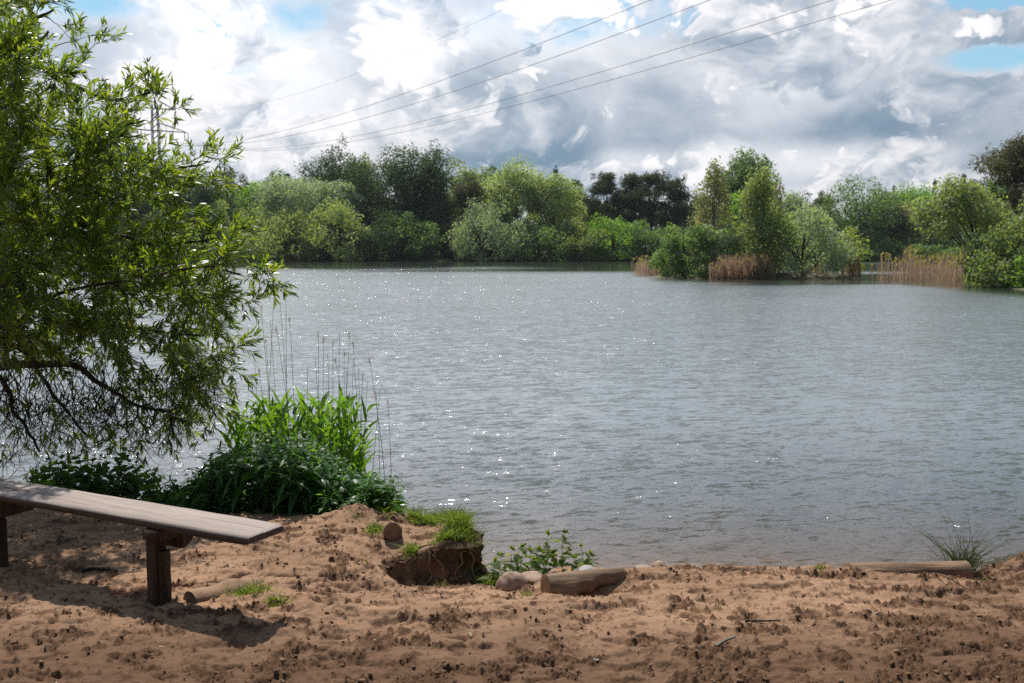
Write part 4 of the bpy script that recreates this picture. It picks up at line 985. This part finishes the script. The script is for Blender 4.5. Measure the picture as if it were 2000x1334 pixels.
# kind, photo column, top row, width, distance, leaf colour, label [, base height]
TREES = [
 ('broadleaf_tree', 'tall', 60, 345, 150, 176, 'dark', 'dark far tree mostly hidden behind the left part of the willow'),
 ('broadleaf_tree', 'round', 190, 350, 150, 172, 'dark', 'dark rounded far tree seen through the middle of the willow'),
 ('broadleaf_tree', 'tall', 285, 333, 110, 170, 'dark', 'dark far tree just below the foot of the pylon'),
 ('pine_tree', 'pine', 345, 338, 100, 168, 'pine', 'dark pine right of the pylon between willow sprays'),
 ('broadleaf_tree', 'tall', 398, 326, 95, 165, 'dark', 'dark upright tree behind the rightmost upper willow sprays'),
 ('shrub', 'dome', 330, 420, 150, 160, 'dark', 'black green bush under the dark pine behind the willow'),
 ('shrub', 'dome', 425, 395, 75, 162, 'pale', 'pale yellow green bush beside the willow edge'),
 ('broadleaf_tree', 'tall', 462, 328, 70, 188, 'rust', 'brownish slim tree behind the bright green tree by the willow'),
 ('broadleaf_tree', 'round', 507, 345, 85, 176, 'bright', 'bright green tree left of the silver willow'),
 ('broadleaf_tree', 'tall', 545, 326, 90, 190, 'mid', 'distant tree top above the silver willow'),
 ('shrub', 'dome', 460, 418, 60, 159, 'olive', 'small olive bush at the shore beside the weeping bush'),
 ('willow_shrub', 'dome', 537, 410, 165, 155.5, 'birch', 'large rounded weeping olive bush at the left end of the far waterline'),
 ('willow_shrub', 'dome', 655, 405, 135, 156, 'pale', 'rounded bush with yellow green top next to the weeping olive bush'),
 ('willow_tree', 'round', 572, 333, 135, 164, 'silver', 'large silver grey willow behind the weeping olive bush'),
 ('willow_tree', 'round', 660, 342, 85, 163, 'silver', 'small silver willow in front of the tall dark trees'),
 ('poplar_tree', 'tall', 636, 268, 95, 178, 'dark', 'leftmost of the tall trees crossed by the power lines'),
 ('poplar_tree', 'tall', 688, 284, 70, 176, 'olive', 'olive slim tall tree second in the row of tall trees'),
 ('poplar_tree', 'tall', 736, 273, 110, 171, 'dark', 'dark tall tree third in the row of tall trees'),
 ('poplar_tree', 'tall', 796, 263, 100, 170, 'dark', 'tallest tree of the far shore'),
 ('poplar_tree', 'tall', 840, 288, 70, 168, 'dark', 'dark tall tree ending the row of tall trees on the right'),
 ('shrub', 'dome', 748, 420, 125, 158, 'dark', 'dark wide bush at the foot of the tall dark tree'),
 ('willow_shrub', 'dome', 806, 412, 100, 158, 'mid', 'dark grey green bush left of the small sandy landing'),
 ('broadleaf_tree', 'tall', 905, 298, 85, 176, 'olive', 'pointed yellowish tree between the tall row and the pale willow'),
 ('pine_tree', 'pine', 912, 358, 95, 163, 'rust', 'brown tinged dark pine left of the pale willow'),
 ('broadleaf_tree', 'tall', 963, 312, 55, 186, 'dark', 'dark narrow tree top behind the left edge of the pale willow'),
 ('shrub', 'dome', 880, 430, 90, 162, 'dark', 'black green bush behind the small sandy landing'),
 ('willow_tree', 'round', 1010, 312, 140, 166, 'pale', 'great pale green willow in the middle of the far shore'),
 ('willow_tree', 'round', 1085, 330, 105, 165, 'pale', 'pale willow joined to the right side of the great pale willow'),
 ('willow_shrub', 'dome', 960, 398, 145, 157.5, 'silver', 'grey green bush right of the sandy landing in front of the great pale willow'),
 ('willow_shrub', 'dome', 1052, 435, 135, 158, 'mid', 'dark green bush below the great pale willow'),
 ('conifer_tree', 'conifer', 1085, 330, 90, 190, 'conifer', 'dark spire shaped conifer top behind the pale willows'),
 ('broadleaf_tree', 'tall', 1128, 342, 60, 178, 'dark', 'dark thin tree right of the pale willows'),
 ('broadleaf_tree', 'round', 1172, 384, 85, 174, 'pale', 'pale bush like tree left of the group of pines'),
 ('shrub', 'dome', 1140, 424, 105, 158, 'olive', 'olive bush in the low hedge right of the great pale willow'),
 ('shrub', 'dome', 1200, 418, 105, 158, 'bright', 'yellow green bush in the low hedge beneath the pines'),
 ('shrub', 'dome', 1262, 428, 100, 157.5, 'mid', 'green bush in the low hedge next to the island reeds'),
 ('shrub', 'dome', 1322, 432, 90, 158, 'olive', 'olive hedge bush partly hidden by the island'),
 ('pine_tree', 'pine', 1186, 339, 90, 172, 'pine', 'leftmost dark pine of the pine group'),
 ('pine_tree', 'pine', 1232, 344, 85, 174, 'pine', 'second dark pine of the pine group'),
 ('pine_tree', 'pine', 1275, 338, 95, 171, 'pine', 'broad dark pine in the middle of the pine group'),
 ('pine_tree', 'pine', 1318, 348, 80, 173, 'pine', 'rightmost dark pine of the pine group'),
 ('broadleaf_tree', 'tall', 1362, 372, 75, 178, 'dark', 'dark tree behind the thin grey birch on the island'),
 ('broadleaf_tree', 'round', 1455, 281, 118, 150, 'mid', 'tall round topped tree rising above the island'),
 ('shrub', 'round', 1545, 372, 75, 170, 'silver', 'grey green low tree right of the island birch'),
 ('pine_tree', 'pine', 1602, 378, 85, 168, 'rust', 'low brownish pine behind the silver island bush'),
 ('shrub', 'dome', 1575, 420, 110, 160, 'mid', 'green bush on the far bank behind the silver island bush'),
 ('broadleaf_tree', 'tall', 1688, 344, 120, 160, 'mid', 'tall green birch like tree standing right of the island'),
 ('broadleaf_tree', 'round', 1730, 395, 105, 159, 'dark', 'dark round tree overhanging the far bay'),
 ('broadleaf_tree', 'round', 1785, 358, 120, 172, 'bright', 'bright green round tree behind the far bay'),
 ('broadleaf_tree', 'round', 1822, 385, 90, 162, 'mid', 'mid green round tree left of the leaning willow'),
 ('birch_tree', 'sparse', 1775, 408, 100, 157, 'drab', 'thin half bare grey tree at the back of the far bay'),
 ('conifer_tree', 'conifer', 1746, 362, 34, 200, 'conifer', 'small distant conifer left of the bright round tree'),
 ('conifer_tree', 'conifer', 1826, 350, 44, 205, 'conifer', 'distant dark conifer just right of the bright round tree'),
 ('conifer_tree', 'conifer', 1852, 348, 44, 205, 'conifer', 'distant dark conifer in the middle of the conifer row'),
 ('conifer_tree', 'conifer', 1884, 340, 50, 203, 'conifer', 'distant dark conifer behind the leaning willow'),
]
def far_trees():
    for i, (name, kind, px, top, w, d, leaf, label) in enumerate(TREES):
        p = at_d(px, top, d); z = lz(p[0], d)-.05; H = p[2]-z; W = w/FPX*d
        s = .36 if kind not in ('pine', 'conifer') else .46
        W *= {'tall': 1.55, 'round': 1.22, 'dome': 1.3, 'pine': 1.2}.get(kind, 1.1)
        make_tree(name, kind, W, H, (p[0], d, z), leaf, label, 'shrub' if 'shrub' in name else 'tree', s, 200+i)
    NEAR = [
     ('willow_shrub', 'dome', 1335, 424, 112, 69.5, 'mid', 'leafy round green bush at the left end of the island'),
     ('willow_shrub', 'dome', 1398, 440, 85, 70, 'silver', 'pale silver bush on the island below the thin grey birch'),
     ('birch_tree', 'sparse', 1392, 312, 100, 72, 'drab', 'thin half bare grey birch on the island'),
     ('birch_tree', 'sparse', 1440, 350, 60, 73, 'bright', 'slim bright green sapling between the two island birches'),
     ('birch_tree', 'birch', 1487, 340, 118, 69, 'birch', 'weeping yellow green birch in the middle of the island'),
     ('birch_tree', 'sparse', 1523, 352, 60, 73.5, 'drab', 'brownish thin tree behind the weeping birch'),
     ('willow_shrub', 'dome', 1575, 405, 158, 69.5, 'silver', 'large silver green bush at the right end of the island'),
     ('shrub', 'dome', 1450, 440, 80, 72, 'olive', 'olive bush behind the brown island reeds'),
     ('shrub', 'sparse', 1662, 450, 78, 70.5, 'yellow', 'small yellowish bush at the right tip of the island'),
     ('broadleaf_tree', 'tall', 1948, 352, 75, 68, 'mid', 'green tree between the leaning willow and the big dark pine'),
     ('pine_tree', 'pine', 1992, 280, 190, 72, 'rust', 'big dark pine at the right edge of the picture'),
     ('willow_shrub', 'dome', 1990, 396, 185, 54.5, 'olive', 'round olive bush on the right shore in front of the pine'),
     ('willow_shrub', 'dome', 1945, 445, 105, 56, 'olive', 'low olive bush under the leaning willow at the water edge'),
     ('shrub', 'dome', 1998, 505, 60, 52, 'bright', 'low bright green bush at the water on the right edge'),
    ]
    for i, (name, kind, px, top, w, d, leaf, label) in enumerate(NEAR):
        p = at_d(px, top, d); z = lz(p[0], d)-.05; H = p[2]-z; W = w/FPX*d*{'dome': 1.32, 'birch': 1.3, 'pine': 1.3}.get(kind, 1.1)
        make_tree(name, kind, W, H, (p[0], d, z), leaf, label, 'shrub' if 'shrub' in name else 'tree', .20 if kind != 'pine' else .26, 400+i)
    b = at_d(1925, 545, 58); z = lz(b[0], 58)-.05; t = at_d(1880, 335, 58)
    make_tree('willow_tree', 'round', 200/FPX*58, t[2]-z, (b[0], 58, z), 'birch', 'light green willow with leaning trunk on the right shore', 'tree', .17, 460, lean=(t[0]-b[0]-.3, 0, 0))
far_trees()
def woodland():
    rg = np.random.default_rng(71); g = Geo()
    for k in range(150):
        px = rg.uniform(-150, 2150); d = rg.uniform(196, 240); top = np.interp(px, (-150, 400, 620, 900, 1150, 1450, 1650, 1900, 2150), (350, 352, 330, 345, 385, 400, 395, 372, 350))+rg.uniform(0, 45)
        p = at_d(px, top, d); W = rg.uniform(5, 11); z = lz(p[0], d); P, D, S, L, wd, _ = crown_leaves(rg.choice(('tall', 'round', 'pine')), W, p[2]-z, rg, .95); g.diamonds(P+np.array((p[0], d, z)), D, S, L, wd)
    for k in range(60):
        px = rg.uniform(-150, 2150); d = rg.uniform(176, 192); p = at_d(px, 460, d); z = lz(p[0], d); P, D, S, L, wd, _ = crown_leaves('dome', rg.uniform(9, 16), rg.uniform(4, 7), rg, .8); g.diamonds(P+np.array((p[0], d, z)), D, S, L, wd)
    tag(g.build('woodland', LEAF['dark']), 'dark woodland closing the gaps behind the far shore trees', 'woodland', kind='stuff')
woodland()
def undergrowth():
    rg = np.random.default_rng(73); g = Geo()
    for k in range(100):
        px = rg.uniform(-100, 1900); d0 = 158.5; x = at_d(px, 500, d0)[0]
        for dd in np.arange(146, 172, .7):
            if land_z(np.array([x]), np.array([dd]))[0] > -.45: d0 = dd; break
        if 810 < px < 905: continue
        P, D, S, L, wd, _ = crown_leaves('dome', rg.uniform(4, 8), rg.uniform(1.6, 3.4), rg, .35); g.diamonds(P+np.array((x, d0+rg.uniform(.8, 2.5), -.45)), D, S, L, wd)
    tag(g.build('undergrowth', LEAF['mid']), 'dark undergrowth hanging over the far waterline', 'undergrowth', kind='stuff')
undergrowth()
def reed_bed(name, poly, n, h, label, plume=.25, seed=1):
    """poly: (photo column range, distance range)"""
    rg = np.random.default_rng(seed); g = Geo(); (a, b), (d0, d1), dens = poly
    px = a+(b-a)*rg.beta(*dens, n); d = rg.uniform(d0, d1, n); x = (px-1000)/FPX*d; z = np.array([WATER-.1]*n)
    L = h*rg.uniform(.55, 1.1, n)*np.interp((px-a)/(b-a), (0, .2, .9, 1), (.65, 1, 1, .7))*(1+.30*fbm(px/14., d*0, 2, seed)); D = unit(np.column_stack((rg.normal(-.02, .09, n), rg.normal(0, .09, n), np.ones(n))))
    S = unit(np.column_stack((np.ones(n), rg.normal(0, .5, n), np.zeros(n)))); P = np.column_stack((x, d, z))
    g.strips(P, D, S, L, np.full(n, .00026*d0), np.column_stack((rg.normal(-.04, .07, n), rg.normal(0, .05, n), np.zeros(n))), 3, np.array((1, .9, .8, .5)))
    k = rg.random(n) < plume; T_ = (P+D*L[:, None])[k]; m = len(T_); nn = 0
    nf = sum(len(f) for f in g.f[4])
    for j in range(3): g.strips(T_+rg.normal(0, .02, (m, 3)), unit(np.column_stack((rg.normal(.25, .3, m), rg.normal(0, .3, m), np.ones(m)*.8))), unit(np.column_stack((np.ones(m), rg.normal(0, .4, m), rg.normal(0, .4, m)))), rg.uniform(.15, .3, m), np.full(m, .0006*d0), None, 2, np.array((.4, 1, .2)))
    tot = sum(len(f) for f in g.f[4]); mi = np.zeros(tot, int); mi[nf:] = 1
    tag(g.build(name, [reed_straw, reed_plume], fmat=mi), label, 'reeds', kind='stuff')
reed_bed('reeds', ((1226, 1325), (74, 78), (2.4, 1.2)), 420, 1.45, 'orange brown reeds with pale plumes at the left tip of the island', .3, 1)
reed_bed('reeds', ((1385, 1515), (65.8, 67), (1.3, 1.3)), 620, 1.65, 'brown reed belt in front of the weeping island birch', .06, 2)
reed_bed('reeds', ((1515, 1690), (68.5, 70), (1, 1.8)), 130, .9, 'thin brown reeds under the silver island bush', .05, 3)
reed_bed('reeds', ((1640, 1685), (69, 71), (1.5, 1.5)), 110, 1.7, 'brown reeds mixed into the yellowish island bush', .1, 4)
reed_bed('reeds', ((1698, 1930), (64, 70), (1.8, 1.2)), 560, 1.75, 'open red brown reed belt in the water by the leaning willow', .35, 5)
reed_bed('reeds', ((560, 592), (153.5, 155), (1.5, 1.5)), 130, 2.1, 'small tan reed patch below the weeping olive bush', .1, 6)

# ------------------------------------------------------------------ pylon and power lines
PD = 300.
def pylon():
    c = at_d(311, 480, PD); b = np.array((c[0], PD, lz(c[0], PD))); tz = at_d(311, 205, PD)[2]-b[2]; az = at_d(311, 255, PD)[2]-b[2]
    th = math.atan2(.54, .84); o = empty('pylon', b, th, label='grey steel lattice pylon far behind the willow sprays', cat='pylon')
    hw = lambda z: np.interp(z, (0, az-10, tz), (3.2, 1.05, .75))
    for sx in (-1, 1):
        for sy in (-1, 1):
            g = Geo(); z = np.linspace(0, tz, 12); g.tube(np.column_stack((sx*hw(z), sy*hw(z), z)), .16, 4); g.build('leg', steel, o)
    g = Geo(); zs = np.concatenate((np.linspace(0, az-10, 7), np.linspace(az-8, tz, 10)))
    for z0, z1 in zip(zs[:-1], zs[1:]):
        a, e = hw(z0), hw(z1)
        for s in (-1, 1):
            g.tube(np.array(((-a, s*a, z0), (e, s*e, z1))), .10, 3); g.tube(np.array(((s*a, -a, z0), (s*e, e, z1))), .10, 3)
    g.build('lattice', steel, o)
    for z, hl in ((az, 9.2), (tz-1.0, 6.0)):
        g = Geo()
        for s in (-1, 1):
            for sy in (-.7, .7):
                g.tube(np.array(((0, sy, z), (s*hl, 0, z))), .13, 4); g.tube(np.array(((s*.9, sy, z+2.4), (s*hl, 0, z))), .10, 4)
            for t in np.linspace(.15, .9, 5): g.tube(np.array(((s*hl*t, -.7*(1-t), z), (s*hl*t, .7*(1-t), z+2.4*(1-t)))), .08, 3)
        g.build('crossarm', steel, o)
    for x in (-9, -4.6, 4.6, 9):
        g = Geo()
        for dx in (-.5, .5): g.tube(np.array(((x+dx, 0, az), (x+dx, 0, az-2.4))), .12, 5)
        g.tube(np.array(((x-.55, 0, az-2.4), (x+.55, 0, az-2.4))), .1, 4)
        g.build('insulator', cable, o)
    return b, th, az, tz
PB, PT, AZ, TZ = pylon()
def wires():
    A = lambda x, z: PB+np.array((math.cos(PT)*x, math.sin(PT)*x, z))
    W_ = [(A(0, TZ), [(430, 215), (560, 186), (696, 146), (872, 70), (1020, 0)], .016, 'faint thin earth wire, highest of the lines over the lake'),
          (A(-9, AZ-2.5), [(400, 284), (560, 251), (720, 208), (960, 122), (1200, 28), (1268, 0)], .030, 'upper left dark power line of the four over the lake'),
          (A(-4.6, AZ-2.5), [(400, 286), (560, 263), (720, 232), (960, 153), (1200, 69), (1386, 0)], .030, 'second dark power line from the top left over the lake'),
          (A(4.6, AZ-2.5), [(400, 289), (640, 274), (880, 222), (1040, 183), (1200, 132), (1622, 0)], .030, 'third dark power line reaching towards the upper right'),
          (A(9, AZ-2.5), [(420, 291), (680, 275), (880, 236), (1040, 200), (1200, 156), (1734, 0)], .030, 'lowest and rightmost dark power line over the lake')]
    u = unit(np.array((122., -190.)))
    for a, pts, r, label in W_:
        P = [a]
        for px, py in pts:
            k = (px-1000)/FPX/ray(px, py)[1]                 # x = k*y along this bearing
            t = (k*a[1]-a[0])/(u[0]-k*u[1]); P.append(at_d(px, py, a[1]+t*u[1]))
        P = np.array(P); s = np.hypot(P[:, 0]-a[0], P[:, 1]-a[1]); co = np.polyfit(s, P[:, 2], 3 if len(s) > 5 else 2)
        ss = np.linspace(0, s[-1]*1.25, 60); zz = np.polyval(co, ss); zz += (a[2]-zz[0])*np.exp(-ss/25)
        g = Geo(); C_ = np.column_stack((a[0]+u[0]*ss, a[1]+u[1]*ss, zz)); g.tube(C_-a, r, 4, cap=False); tag(g.build('power_line', cable, loc=a), label, 'power line', 'power lines over the lake')
wires()

# ------------------------------------------------------------------ the air over the lake
def haze():
    g = Geo(); g.box((-9600, -9600, -4.2), (9600, 9600, 60)); m, T, out = new_mat('haze')
    v = T.node('ShaderNodeVolumePrincipled'); v.inputs['Color'].default_value = (.78, .9, 1, 1); v.inputs['Density'].default_value = .00013; v.inputs['Anisotropy'].default_value = .0
    T.l.new(v.outputs[0], out.inputs['Volume']); tag(g.build('haze', m), 'thin pale summer haze over the lake', 'haze', kind='stuff')
haze()
